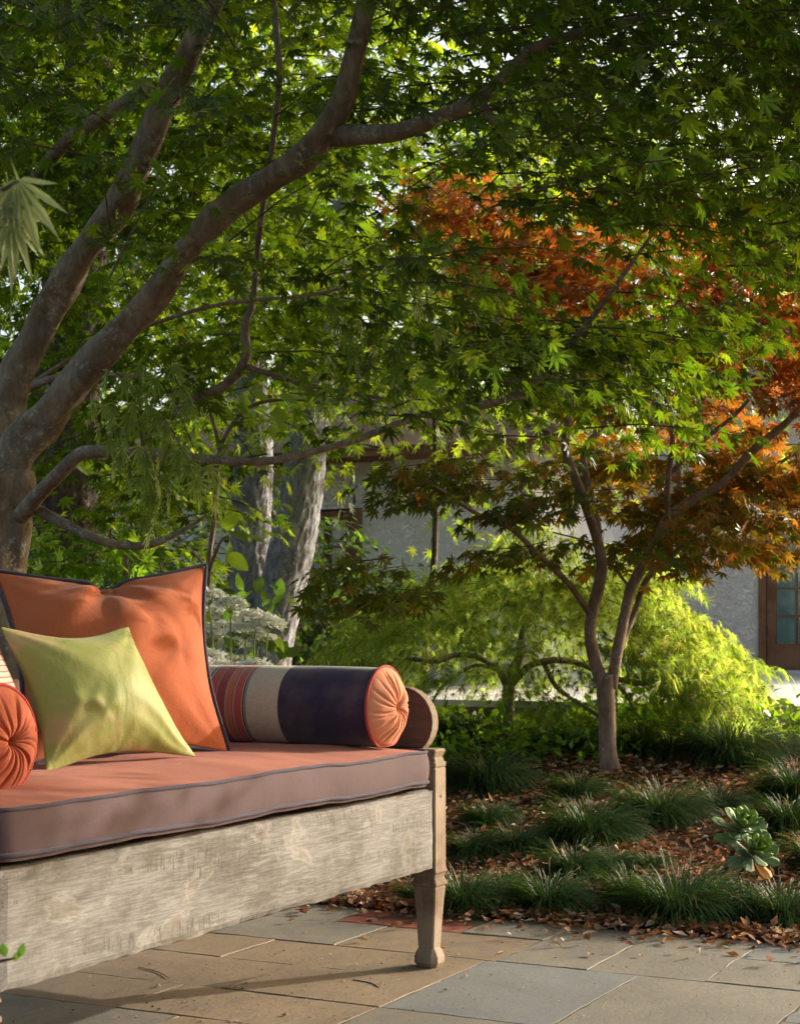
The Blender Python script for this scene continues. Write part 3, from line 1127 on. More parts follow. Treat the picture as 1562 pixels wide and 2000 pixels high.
# top: rings shrinking to the centre line
tv = list(side_v[-n:]); tf = []
K = 10
for k in range(1, K + 1):
    t = k / K
    for i, (x, y) in enumerate(per):
        ex = ccx + np.clip(x - ccx, -(cx1 - cx0) / 2 + .35, (cx1 - cx0) / 2 - .35)
        X_ = x + (ex - x) * t; Y_ = y + (ccy - y) * t
        bx, by, bz = side_v[-n + i]
        z = bz + .024 * math.sin(min(1, t * 1.25) * math.pi / 2) + .004 * noise.noise(Vector((X_ * 5, Y_ * 9, 2))) * smooth(t * 4)
        tv.append((bx + (ex - bx) * t, by + (ccy - by) * t, z))
    for i in range(n): j = (i + 1) % n; tf.append(((k - 1) * n + i, (k - 1) * n + j, k * n + j, k * n + i))
obj('top_panel', mesh('top_panel', tv, tf, M['seat']), cushion)
bv = list(side_v[:n]); bv2 = [(ccx + (x - ccx) * .9, ccy + (y - ccy) * .75, z - .006) for x, y, z in bv]
bf = [(i, n + i, n + (i + 1) % n, (i + 1) % n) for i in range(n)] + [tuple(range(2 * n - 1, n - 1, -1))]
obj('bottom_panel', mesh('bottom_panel', bv + bv2, bf, M['seat']), cushion)
for nm, ring_ in (('piping', side_v[-n:]), ('piping', side_v[n:2 * n])):
    pts = [np.array(p) for p in ring_] + [np.array(ring_[0])]
    off = []
    for p in pts:
        d = np.array([p[0] - ccx, p[1] - ccy, 0]); d[0] = 0 if abs(d[0]) < .8 else d[0]; d /= np.linalg.norm(d) + 1e-9
        off.append(p + d * .003)
    v, f = tube(off, [.0042] * len(off), 7, 1, closed=True, cap=False)
    obj(nm, mesh(nm, v, f, M['piping']), cushion)


# ---- bolsters
def bolster(name, x_axis, y_front, z, R, length, end_mat, label, seed, flip=1):
    """axis along local y of the bed frame (towards the back). own frame: x = along axis from the front end"""
    root = empty(name, label=label, cat='bolster')
    w = O + U * x_axis + V * (-y_front)
    root.location = (w[0], w[1], z)
    root.rotation_euler = (0, 0, ANG + math.pi / 2)     # local x -> -V
    rs = random.Random(seed)
    S = 72; nl = 46
    v = []; f = []
    for i in range(nl + 1):
        t = i / nl; x = t * length
        rr = R * (1 - .035 * (abs(2 * t - 1)) ** 8) * (1 + .006 * math.sin(t * 9 + seed))
        for k in range(S):
            th = 2 * math.pi * k / S
            r = rr * (1 + .026 * noise.noise(Vector((x * 5, math.cos(th) * 1.5 + seed, math.sin(th) * 1.5))))
            zz = r * math.sin(th)
            if zz < -R * .90: zz = -R * .90 + (zz + R * .90) * .3
            v.append((x, r * math.cos(th), zz))
    for i in range(nl):
        for k in range(S): k2 = (k + 1) % S; f.append((i * S + k, i * S + k2, (i + 1) * S + k2, (i + 1) * S + k))
    obj('cover', mesh('cover', v, f, M['bolster']), root)
    # gathered ends
    cre = sorted([(i + rs.uniform(-.48, .48)) / 21 * 2 * math.pi for i in range(21)])
    ends = []
    for e in (0, 1):
        S2 = 252; nr_ = 26
        v = []; f = []
        for i in range(nr_ + 1):
            q = i / nr_
            for k in range(S2):
                th = 2 * math.pi * k / S2
                sw = th + .35 * (1 - q) * (1 + .3 * math.sin(3 * th))
                d = min(abs((sw - c + math.pi) % (2 * math.pi) - math.pi) for c in cre)
                crease = math.exp(-(d / (.035 + .03 * (1 - q))) ** 2) * (.35 + .65 * abs(math.sin(3.3 * th + seed) * math.cos(5.1 * th)))
                puff = .045 * (math.sin(math.pi * (q ** .62)) ** .75) if 0 < q < 1 else 0
                env = math.sin(math.pi * min(1, q * 1.0) ** .8) if q < 1 else 0
                h = puff - .0125 * crease * max(0, env) + .004 * noise.noise(Vector((math.cos(th) * 3 * q + seed, math.sin(th) * 3 * q, 3)))*env
                if q < .06: h = -.012
                r = R * .985 * q
                x = -h if e == 0 else length + h
                zz = r * math.sin(th)
                if zz < -R * .90: zz = -R * .90 + (zz + R * .90) * .3
                v.append((x, r * math.cos(th), zz))
        for i in range(nr_):
            for k in range(S2):
                k2 = (k + 1) % S2; q = (i * S2 + k, i * S2 + k2, (i + 1) * S2 + k2, (i + 1) * S2 + k); f.append(q if e else q[::-1])
        eo = obj('gathered_end', mesh('gathered_end', v, f, end_mat), root)
        pts = []
        for k in range(65):
            th = 2 * math.pi * k / 64; zz = R * math.sin(th)
            if zz < -R * .90: zz = -R * .90 + (zz + R * .90) * .3
            pts.append(np.array([0 if e == 0 else length, R * math.cos(th), zz]))
        v, f = tube(pts, [.0042] * len(pts), 7, 1, closed=True, cap=False)
        obj('piping', mesh('piping', v, f, M['redpipe']), root)
        # small covered button
        v, f = tube([np.array([(.010 if e == 0 else length - .010), 0, 0]), np.array([(.002 if e == 0 else length - .002), 0, 0]), np.array([(.0 if e == 0 else length), 0, 0])], [.009, .009, .004], 10, 1)
        obj('button', mesh('button', v, f, end_mat), root)
    return root


TOP = cz1 + .02
bolster('bolster', -.188, .055, TOP + .101, .109, .66, M['peach'], 'striped navy and cream bolster with peach gathered end against the right arm of the daybed', 3)
bolster('bolster', -1.575, .165, TOP + .085, .109, .60, M['rust'], 'bolster with rust orange gathered end at the left edge of the photo', 8)


# ---- pillows: two sheets blown up with position based dynamics
def sim_pillow(w, h, Nn, vol, iters, seed, chop=0.0, chopx=.5):
    rs = np.random.default_rng(seed)
    gx, gy = np.meshgrid(np.linspace(-w / 2, w / 2, Nn), np.linspace(-h / 2, h / 2, Nn), indexing='ij')
    base = np.stack([gx, gy, np.zeros_like(gx)], 2)
    bumpf = (np.cos(np.pi * gx / w) * np.cos(np.pi * gy / h))
    S = [base.copy(), base.copy()]
    S[0][..., 2] += .03 * bumpf + rs.normal(0, .0015, gx.shape); S[1][..., 2] -= .03 * bumpf + rs.normal(0, .0015, gx.shape)
    Vv = [np.zeros_like(base), np.zeros_like(base)]
    dx, dy = w / (Nn - 1), h / (Nn - 1); dd = math.hypot(dx, dy)
    def con(A, sa, sb, rest, k):
        a = A[sa]; b = A[sb]
        d = b - a; l = np.linalg.norm(d, axis=-1, keepdims=True) + 1e-9
        c = k * .5 * (l - rest) / l * d
        A[sa] = a + c; A[sb] = b - c
    for it in range(iters):
        vol_now = 0
        for s in (0, 1):
            A = S[s]
            nrm = np.zeros_like(A)
            gxv = np.gradient(A, axis=0); gyv = np.gradient(A, axis=1)
            nrm = np.cross(gxv, gyv)
            vol_now += (np.sum(A[..., 2] * nrm[..., 2])) * (1 if s == 0 else -1)
            S[s] = A; Vv[s] = Vv[s] * .93
            S[s + 0] = A
            nrm_s = nrm * (1 if s == 0 else -1) / (dx * dy)
            Vv[s] += nrm_s * press * .0012 if it else nrm_s * .0012
        press = np.clip((vol - vol_now) / vol * 3, -1, 1)
        old = [S[0].copy(), S[1].copy()]
        for s in (0, 1): S[s] = S[s] + Vv[s]
        for sub in range(6):
            for s in (0, 1):
                A = S[s]
                for par in (0, 1):
                    m = Nn - 1
                    con(A, np.s_[par:m:2, :], np.s_[par + 1:m + 1:2, :], dx, 1.0)
                    con(A, np.s_[:, par:m:2], np.s_[:, par + 1:m + 1:2], dy, 1.0)
                    con(A, np.s_[par:m:2, :-1], np.s_[par + 1:m + 1:2, 1:], dd, .25)
                    con(A, np.s_[par:m:2, 1:], np.s_[par + 1:m + 1:2, :-1], dd, .25)
                # bending
                lap = A[2:, :] - 2 * A[1:-1, :] + A[:-2, :]
                A[1:-1, :] += .03 * lap
                lap = A[:, 2:] - 2 * A[:, 1:-1] + A[:, :-2]
                A[:, 1:-1] += .03 * lap
            for sl_ in (np.s_[0, :], np.s_[-1, :], np.s_[:, 0], np.s_[:, -1]):
                av = (S[0][sl_] + S[1][sl_]) / 2
                S[0][sl_] = av; S[1][sl_] = av
            if chop:
                ic = int(chopx * Nn); t = min(1, it / (iters * .6))
                for s in (0, 1):
                    tgt = h / 2 - chop * t
                    for di in range(-5, 6):
                        S[s][ic + di, -1, 1] = min(S[s][ic + di, -1, 1], tgt + chop * t * (abs(di) / 5.5) ** 1.3)
                    for q in range(1, 7):
                        S[s][ic, -1 - q, 2] = S[s][ic, -1 - q, 2] * (1 - .5 * (1 - q / 7))
        for s in (0, 1): Vv[s] = (S[s] - old[s]) * .9
    return S


def pillow(name, corners, w, h, vol, seed, mat, label, pipe=None, iters=90, Nn=46, chop=0, chopx=.5, folds=()):
    """corners: TL, TR, BR, BL in world; the sheet is mapped bilinearly and its thickness kept"""
    S = sim_pillow(w, h, Nn, vol, iters, seed, chop, chopx)
    TL, TR, BR, BL = [np.asarray(c, float) for c in corners]
    ex = .5 * ((S[0][-1, 0, 0] + S[0][-1, -1, 0]) - (S[0][0, 0, 0] + S[0][0, -1, 0])) / 2 * 2
    ey = .5 * ((S[0][0, -1, 1] + S[0][-1, -1, 1]) - (S[0][0, 0, 1] + S[0][-1, 0, 1])) / 2 * 2
    nrm = np.cross((TR + BR) / 2 - (TL + BL) / 2, (TL + TR) / 2 - (BL + BR) / 2); nrm /= np.linalg.norm(nrm)
    if nrm[1] > 0: nrm = -nrm
    root_loc = (BL + BR) / 2
    root = empty(name, root_loc, label=label, cat='pillow')
    vs = []; idx = {}
    def mp(p, front=False):
        s = p[0] / ex + .5; t = p[1] / ey + .5
        cc_ = .075
        s, t = .5 + (s - .5) * (1 - cc_ * (1 - min(1, abs(2 * t - 1)) ** 2.5)), .5 + (t - .5) * (1 - cc_ * (1 - min(1, abs(2 * s - 1)) ** 2.5))
        if front:
            s_, t_ = min(1, max(0, s)), min(1, max(0, t)); env = (16 * s_ * (1 - s_) * t_ * (1 - t_)) ** .5; dz = 0
            for (a, b, nn, am, fall, ph_) in folds:
                dx_, dy_ = s - a, t - b; dd_ = math.hypot(dx_, dy_) + 1e-4
                wv = math.sin(nn * math.atan2(dy_, dx_) + ph_ + 2.2 * noise.noise(Vector((dd_ * 3, seed, a))))
                dz += am * math.exp(-dd_ / fall) * min(1, dd_ / .06) * (abs(wv) ** .7 * (1 if wv > 0 else -1))
            p = np.array([p[0], p[1], p[2] + dz * env])
        return BL * (1 - s) * (1 - t) + BR * s * (1 - t) + TR * s * t + TL * (1 - s) * t + nrm * p[2] - root_loc
    F_ = []
    ids = [np.zeros((Nn, Nn), int), np.zeros((Nn, Nn), int)]
    for s in (0, 1):
        for i in range(Nn):
            for j in range(Nn):
                if s == 1 and (i in (0, Nn - 1) or j in (0, Nn - 1)):
                    ids[1][i, j] = ids[0][i, j]; continue
                ids[s][i, j] = len(vs); vs.append(mp(S[s][i, j], s == 0))
    for s in (0, 1):
        I = ids[s]
        for i in range(Nn - 1):
            for j in range(Nn - 1):
                q = (I[i, j], I[i + 1, j], I[i + 1, j + 1], I[i, j + 1]); F_.append(q if s == 0 else q[::-1])
    o = obj('cover', mesh('cover', vs, F_, mat), root)
    sb = o.modifiers.new('s', 'SUBSURF'); sb.levels = 1; sb.render_levels = 1
    if pipe:
        ring = [S[0][i, 0] for i in range(Nn)] + [S[0][-1, j] for j in range(1, Nn)] + [S[0][i, -1] for i in range(Nn - 2, -1, -1)] + [S[0][0, j] for j in range(Nn - 2, -1, -1)]
        pts = [mp(p) for p in ring]
        c = np.mean(pts, axis=0)
        pts = [p + (p - c) / np.linalg.norm(p - c) * .003 for p in pts]
        v, f = tube(pts, [.0048] * len(pts), 8, 1, closed=True, cap=False)
        obj('piping', mesh('piping', v, f, pipe), root)
    return root


pillow('pillow', [P(-14, 1116, 4.02), P(404, 1104, 4.30), P(446, 1472, 4.02), P(40, 1500, 3.62)], .60, .56, .032, 5, M['orange'],
       'large orange square pillow with dark piping and a dented top leaning at the back', M['piping'], chop=.055, chopx=.52,
       folds=[(.52, .93, 7, .020, .30, .4), (1, 1, 17, .008, .2, 0), (0, 1, 15, .008, .2, 1), (1, 0, 15, .010, .25, 2), (.75, .45, 3, .006, .3, 1)])
pillow('pillow', [P(-2, 1222, 3.52), P(252, 1222, 3.80), P(386, 1480, 3.80), P(88, 1512, 3.44)], .46, .42, .0165, 9, M['green'],
       'lime green silk pillow with faded pink stains in front of the orange pillow',
       folds=[(.27, .40, 2, .007, .13, 2.4), (.36, .33, 3, .005, .10, .9), (0, 0, 19, .010, .22, 0), (1, 0, 19, .010, .25, 1), (0, 1, 17, .008, .22, 2), (1, 1, 19, .010, .25, .5), (.45, -.1, 17, .003, .2, 0)])
pillow('pillow', [P(-230, 1250, 3.3), P(-10, 1228, 3.62), P(78, 1430, 3.50), P(-150, 1500, 3.15)], .45, .40, .012, 12, M['lined'],
       'pale pink pillow with thin dark lines tucked behind the green pillow at the left edge')

# ============================================================ THE BIG MAPLE
big = empty('maple_tree', (P(10, 1150, 5.4)[0], 5.4, height(P(10, 1150, 5.4)[0], 5.4)), label='big green japanese maple with thick lichen spotted leaning trunks behind the daybed', cat='tree')
mb = M['maple_bark']
hb = big.location.z
yb = 1250 + (EYE - hb) * FPX / 5.4
limb(big, [(2, yb, 5.4, 62), (8, 1250, 5.4, 50), (12, 1130, 5.4, 46), (12, 1040, 5.4, 50), (14, 960, 5.4, 60), (14, 920, 5.4, 50)], mb, 'trunk', 24, .45, 8, .92)
limb(big, [(10, 960, 5.4, 55), (35, 880, 5.4, 58), (110, 790, 5.35, 56), (200, 690, 5.25, 50), (290, 590, 5.15, 46), (370, 480, 5.05, 45), (450, 400, 5.0, 44), (540, 345, 4.9, 42), (610, 290, 4.8, 44), (665, 205, 4.75, 38),
           (690, 120, 4.7, 33), (715, 20, 4.65, 32), (735, -120, 4.6, 28)], mb, 'branch', 20, .35, 8, .62)
limb(big, [(14, 960, 5.5, 45), (2, 860, 5.6, 56), (30, 740, 5.65, 50), (90, 620, 5.6, 46), (160, 500, 5.5, 44), (230, 400, 5.4, 42), (285, 290, 5.3, 40), (330, 180, 5.25, 37), (375, 90, 5.2, 34), (420, 0, 5.15, 33), (470, -110, 5.1, 28)], mb, 'branch', 20, .4, 8, .66)
limb(big, [(655, 265, 4.8, 22), (700, 264, 4.7, 20), (770, 258, 4.6, 18), (850, 232, 4.5, 16), (945, 185, 4.4, 14), (1000, 130, 4.35, 12), (1050, 90, 4.3, 11), (1150, 60, 4.3, 9), (1300, 20, 4.3, 6)], mb, 'branch', 12, .2)
limb(big, [(935, 190, 4.4, 10), (955, 225, 4.38, 9), (968, 238, 4.37, 8)], mb, 'branch', 10, .2)
limb(big, [(40, 1010, 5.3, 16), (80, 960, 5.2, 15), (120, 920, 5.1, 14), (160, 885, 5.05, 13), (230, 882, 5.0, 12), (320, 888, 4.95, 11), (420, 898, 4.9, 9), (520, 900, 4.9, 8), (620, 880, 4.9, 7), (720, 850, 4.9, 7), (820, 812, 4.9, 6),
           (930, 790, 4.9, 5), (1050, 770, 4.9, 3)], mb, 'branch', 10, .2)
limb(big, [(60, 990, 5.3, 12), (120, 1020, 5.25, 11), (180, 1050, 5.2, 9), (240, 1066, 5.2, 8), (300, 1062, 5.2, 7), (350, 1040, 5.2, 5), (400, 1010, 5.2, 3)], mb, 'branch', 8, .2)
limb(big, [(530, -60, 5.6, 8), (540, 60, 5.6, 9), (545, 160, 5.6, 9), (530, 300, 5.7, 8), (508, 440, 5.8, 8), (495, 580, 5.9, 10), (478, 640, 5.9, 12), (480, 700, 5.9, 13), (440, 752, 5.9, 13), (380, 778, 5.9, 12), (330, 818, 5.9, 10), (280, 850, 5.9, 6)], mb, 'branch', 10, .3, 6, .72)
limb(big, [(480, 715, 5.9, 6), (560, 740, 5.9, 5), (640, 760, 5.9, 4), (760, 780, 5.8, 3)], mb, 'branch', 8, .2)
limb(big, [(285, 175, 5.3, 16), (220, 215, 5.5, 14), (140, 265, 5.7, 13), (70, 345, 5.9, 12), (20, 400, 6.0, 9)], mb, 'branch', 10, .2)
limb(big, [(1300, 420, 4.7, 3), (1200, 560, 4.8, 5), (1140, 640, 4.9, 6), (1050, 740, 4.95, 7), (960, 790, 5.0, 6), (860, 800, 5.0, 5)], mb, 'branch', 8, .2)


def lower(px):
    """lowest pixel row of the crown of the big maple over the picture"""
    return np.interp(px, [-300, 60, 200, 330, 480, 620, 760, 900, 1000, 1120, 1250, 1400, 1600, 1900], [1060, 960, 1040, 1040, 900, 870, 870, 860, 850, 800, 720, 640, 560, 420])


def holes(px, py):
    """gaps in the crown: (x, y, rx, ry, strength)"""
    H = [(1500, 740, 130, 150, .8), (905, 395, 130, 65, .99), (1050, 450, 85, 85, .98), (1090, 515, 80, 55, .9), (1545, 260, 60, 90, .92), (1500, 620, 110, 80, .93), (110, 60, 40, 60, .7), (40, 400, 70, 60, .7), (440, 590, 90, 40, .75), (20, 600, 60, 60, .75),
         (560, 790, 120, 60, .85), (150, 960, 70, 60, .8), (500, 1040, 90, 60, .6), (280, 520, 60, 40, .6), (620, 120, 100, 100, .45), (960, 160, 60, 60, .3), (740, 380, 60, 40, .6), (1050, 820, 60, 40, .85), (360, 650, 80, 60, .5),
         (480, 330, 80, 60, .4), (1130, 930, 200, 90, .9), (990, 610, 70, 50, .5), (1400, 640, 90, 60, .5)]
    k = np.zeros(len(px))
    for x, y, rx, ry, s in H:
        d = ((px - x) / rx) ** 2 + ((py - y) / ry) ** 2
        k = np.maximum(k, s * np.clip(1.5 - d, 0, 1))
    return k


def canopy(n, pxr, pyr, Yr, low, use_holes=True, ypow=1.0):
    out = []
    while sum(len(o) for o in out) < n:
        m = n * 2
        px = rng.uniform(*pxr, m); Y = Yr[0] + (Yr[1] - Yr[0]) * rng.random(m) ** ypow
        py = rng.uniform(*pyr, m)
        ok = py < low(px) - 20 if low is not None else np.ones(m, bool)
        left = np.interp(px, [560, 820], [1, 0]) * use_holes
        Y = np.where((rng.random(m) < left * .93) & (Y < 6.6), 5.75 + (Y - Yr[0]) * .55, Y)
        ok &= ~((px > 600) & (px < 1000) & (py < 330) & (py > 60) & (Y < 4.9))
        if use_holes: ok &= rng.random(m) > holes(px, py)
        p = np.stack([(px - 781) / FPX * Y, Y, EYE - (py - 1250) / FPX * Y], 1)
        out.append(p[ok])
    return np.concatenate(out)[:n]


a = canopy(430, (-260, 1850), (-420, 1100), (3.7, 6.6), lower)
a2 = canopy(320, (-260, 780), (-420, 760), (6.6, 9.0), lower)
a3 = canopy(46, (-160, 420), (-80, 330), (3.9, 4.8), lower, False)
a3 = a3[(a3[:, 0] < -1.0) | (a3[:, 2] > 2.55)]
a4 = np.array([P(rng.normal(1180, 130), rng.normal(715, 55), rng.uniform(4.7, 6.2)) for _ in range(44)])
a = np.concatenate([a, a2, a3, a4])
b = canopy(400, (-260, 1850), (-420, 430), (3.5, 5.6), lower)          # the thick dark roof of the crown
# unseen sprays added right of frame to shade the crown, above the daybed's sun
m = 900
c = np.stack([rng.uniform(1.15, 5.6, m), rng.uniform(3.4, 8.2, m), np.zeros(m)], 1)
c[:, 2] = 1.95 + .33 * (c[:, 0] - 1.1) + rng.random(m) * 2.2
m = 1100
e = np.stack([rng.uniform(-3.2, 4.2, m), rng.uniform(-.8, 6.6, m), rng.uniform(3.3, 4.7, m)], 1)  # overhead sprays added above the frame to cut the sky light
m = 60
g_ = np.stack([rng.uniform(2.2, 3.6, m), rng.uniform(4.0, 4.95, m), np.zeros(m)], 1)
g_[:, 2] = 1.25 + .36 * (g_[:, 0] - 1.6) + rng.random(m) * .45  # low unseen sprays put in the sun's way to dapple the daybed's left half
d_ = np.concatenate([a, b, c, e, g_])
trunk0 = np.array([-.8, 5.2, 1.6])
dr = d_ - trunk0; dr[:, 2] *= .25; dr = norm(dr) + rng.normal(0, .45, d_.shape) * np.array([1, 1, .35])
ln = rng.uniform(.35, .62, len(d_))
d0 = d_ - norm(dr) * (ln * .5)[:, None]; d0[:, 2] += .05
BP = [(.046, .085, .008), (.062, .115, .009), (.032, .062, .007), (.12, .18, .014)]
Pn, Rn, Sn, tw = sprays(d0, dr, ln, 27, .044, side=.42, droop=.22, tilt=.6, down=.4, sizevar=.7)
keep = (Pn[:, 1] > 3.1) | (Pn[:, 2] > 2.9)
n_in = (len(a) + len(b)) * 27
outer = np.arange(len(Pn)) >= n_in
ko = keep & outer
obj('leaves', merged('leaves', T_LO, Rn[ko], Sn[ko] * 1.25, rel(big, Pn[ko]), palette(int(ko.sum()), BP, [.3, .35, .2, .15], .15), M['leaf']), big, kind='stuff')  # leaves of the sprays added for shade
keep &= ~outer
Pn, Rn, Sn = Pn[keep], Rn[keep], Sn[keep]
cn = palette(len(Pn), BP, [.3, .35, .22, .13], .18)
foliage(big, T_HI, Pn, Rn, Sn, cn, M['leaf'], 300)
twig_mesh('twig', tw, .0035, M['twig'], big)

# pale drooping cut leaves lit in the left half: a branch of another, finer leaved maple
fine = empty('laceleaf_maple', (-1.9, 6.3, height(-1.9, 6.3)), label='pale cut leaf maple whose drooping sunlit sprays hang under the thick leaning trunks', cat='tree')
yb = 1250 + (EYE - fine.location.z) * FPX / 6.3
limb(fine, [(781 - 1.9 * FPX / 6.3, yb, 6.3, 20), (-120, 1100, 6.3, 16), (-60, 900, 6.2, 14), (20, 780, 6.0, 10), (150, 730, 5.7, 6), (300, 740, 5.3, 4)], M['young_bark'], 'trunk', 10)
limb(fine, [(20, 780, 6.0, 6), (160, 690, 5.9, 4), (400, 600, 5.8, 4), (640, 570, 5.3, 3), (780, 500, 4.9, 2)], M['young_bark'], 'branch', 8)
q = [(P(x, y, Y)) for x, y, Y in [(215, 720, 4.5), (260, 780, 4.5), (310, 800, 4.5), (190, 760, 4.6), (360, 830, 4.6), (290, 700, 4.6), (240, 850, 4.5), (330, 870, 4.6), (640, 590, 4.7), (700, 620, 4.7), (780, 510, 4.6)]]
q = np.array(q); dr = rng.normal(0, .5, q.shape); dr[:, 0] += .7; dr[:, 2] = -.7
Pn, Rn, Sn, tw = sprays(q, dr, np.full(len(q), .2), 9, .062, down=1.2, tilt=.6, fan=.4)
Rn = frames(Rn[:, :, 1] + np.array([.2, 0, -.6]), Rn[:, :, 2] + np.array([1.3, -1.0, 0]))
foliage(fine, T_DIS, Pn, Rn, Sn, palette(len(Pn), [(.25, .31, .06), (.17, .25, .035)], None, .1), M['leaf_p'], 150)
twig_mesh('twig', tw, .002, M['twig'], fine)

# ============================================================ ORANGE MAPLE
ot = GT(1193, 1508)
om = empty('maple_tree', ot, label='slender forked maple with orange and olive leaves standing in the leaf litter', cat='tree')
YB = float(ot[1]); yb_ = M['young_bark']
ll = lambda pts: [(x, y, YB + dy, r) for x, y, dy, r in pts]
limb(om, ll([(1196, 1520, 0, 27), (1192, 1500, 0, 21), (1187, 1460, 0, 17.5), (1185, 1400, 0, 16.5), (1183, 1350, 0, 18), (1184, 1318, 0, 16)]), yb_, 'trunk', 16, .12)
limb(om, ll([(1180, 1345, 0, 12), (1162, 1290, 0, 13), (1152, 1240, -.05, 12), (1158, 1190, -.05, 12), (1172, 1130, -.1, 12), (1172, 1080, -.1, 11), (1152, 1010, -.15, 10), (1122, 930, -.2, 9), (1104, 870, -.25, 8), (1113, 800, -.3, 7), (1120, 720, -.3, 6), (1150, 620, -.4, 4)]), yb_, 'branch', 12, .12)
limb(om, ll([(1172, 1100, -.05, 7), (1166, 1020, .1, 7), (1145, 930, .2, 7), (1140, 890, .2, 7), (1160, 850, .25, 6), (1200, 810, .3, 5), (1260, 740, .3, 4), (1290, 650, .3, 3)]), yb_, 'branch', 10, .12)
limb(om, ll([(1152, 1200, -.05, 6.5), (1110, 1140, -.15, 6), (1050, 1082, -.3, 6), (1000, 1034, -.4, 5), (935, 1006, -.5, 4.5), (870, 962, -.6, 4), (800, 930, -.7, 3), (720, 935, -.8, 2)]), yb_, 'branch', 8, .1)
limb(om, ll([(1194, 1345, 0, 11), (1206, 1270, 0, 11), (1220, 1200, .05, 10), (1236, 1140, .1, 11), (1280, 1062, .1, 11), (1306, 1010, .1, 10), (1360, 972, .1, 9), (1410, 945, .1, 9), (1470, 880, .05, 8), (1530, 830, 0, 7), (1600, 760, 0, 6), (1700, 640, 0, 4)]), yb_, 'branch', 12, .12)
limb(om, ll([(1212, 1262, .1, 5.5), (1240, 1195, .2, 6), (1264, 1130, .25, 6), (1320, 1078, .3, 5), (1400, 1000, .3, 5), (1470, 940, .35, 4), (1560, 880, .4, 3)]), yb_, 'branch', 8, .1)
limb(om, ll([(1303, 1015, .05, 6), (1304, 940, -.1, 5.5), (1313, 850, -.2, 5), (1300, 760, -.25, 4), (1330, 640, -.3, 3)]), yb_, 'branch', 8, .1)
limb(om, ll([(1308, 925, -.1, 4.5), (1370, 862, -.2, 5), (1440, 805, -.3, 4), (1490, 740, -.4, 3), (1540, 640, -.5, 2)]), yb_, 'branch', 8, .1)
limb(om, ll([(1232, 1150, .1, 3), (1190, 1100, .3, 2.5), (1150, 1060, .5, 2), (1080, 1040, .6, 1.5)]), yb_, 'branch', 6, .1)


def ocan(spec):
    out = []
    for x0, x1, y0, y1, a0, a1, n in spec:
        px = rng.uniform(x0, x1, n); py = rng.uniform(y0, y1, n); Y = YB + rng.uniform(a0, a1, n)
        out.append(np.stack([(px - 781) / FPX * Y, Y, EYE - (py - 1250) / FPX * Y], 1))
    return np.concatenate(out)


def blob(spec):
    out = []
    for x, y, rx, ry, a0, a1, n in spec:
        r = np.sqrt(rng.random(n)); t = rng.random(n) * 6.283
        px = x + rx * r * np.cos(t); py = y + ry * r * np.sin(t); Y = YB + rng.uniform(a0, a1, n)
        out.append(np.stack([(px - 781) / FPX * Y, Y, EYE - (py - 1250) / FPX * Y], 1))
    return np.concatenate(out)


op = blob([(1430, 1000, 190, 85, .15, 1.1, 46), (1330, 900, 210, 120, .2, 1.4, 46), (1570, 800, 200, 230, .1, 1.2, 95), (1460, 1000, 120, 40, -.6, 0, 14), (1180, 940, 160, 80, .3, 1.1, 12), (1010, 960, 140, 40, -.6, .4, 12), (840, 925, 120, 45, -.9, -.2, 14),
           (745, 1140, 90, 35, -1.1, -.5, 6), (650, 1110, 60, 25, -1.1, -.6, 4), (1250, 720, 260, 90, .2, 1.4, 36), (1080, 560, 170, 110, -.3, .9, 40), (900, 400, 110, 60, .0, 1.0, 34), (1050, 490, 110, 60, .0, .8, 26), (1250, 480, 260, 120, .0, 1.2, 50),
           (1150, 1060, 120, 40, -.2, .6, 6), (960, 1060, 100, 30, -.6, -.1, 4), (1340, 1070, 80, 40, -.5, .3, 10), (1500, 560, 150, 100, -.3, 1, 40), (1720, 700, 150, 350, -1, 1, 60)])
cen = np.array([ot[0] + .2, YB, 1.4])
dr = op - cen; dr[:, 2] *= .3; dr = norm(dr) + rng.normal(0, .4, op.shape) * np.array([1, 1, .3])
ln = rng.uniform(.3, .5, len(op))
Pn, Rn, Sn, tw = sprays(op - norm(dr) * (ln * .5)[:, None], dr, ln, 15, .062, side=.42, droop=.22, tilt=.55, down=.45)
# leaf colour of this kind: olive low on the left, orange to red to the right and in the top
h_ = np.clip((Pn[:, 2] - 1.7) / 1.1, 0, 1); r_ = np.clip((Pn[:, 0] + .3) / 2.2, 0, 1)
k_ = np.clip(-.22 + .72 * h_ + .60 * r_ + rng.normal(0, .22, len(Pn)), 0, 1)[:, None]
olive = np.array([.095, .125, .011]); orange = np.array([.25, .12, .02]); redd = np.array([.42, .09, .03])
cn = np.where(k_ < .5, olive + (orange - olive) * k_ * 2, orange + (redd - orange) * (k_ - .5) * 2 * .8)
cn = np.clip(cn * (1 + rng.normal(0, .15, (len(cn), 1))), .005, 1)
foliage(om, T_HI, Pn, Rn, Sn, cn, M['leaf_o'], 300)
twig_mesh('twig', tw, .003, M['twig'], om)

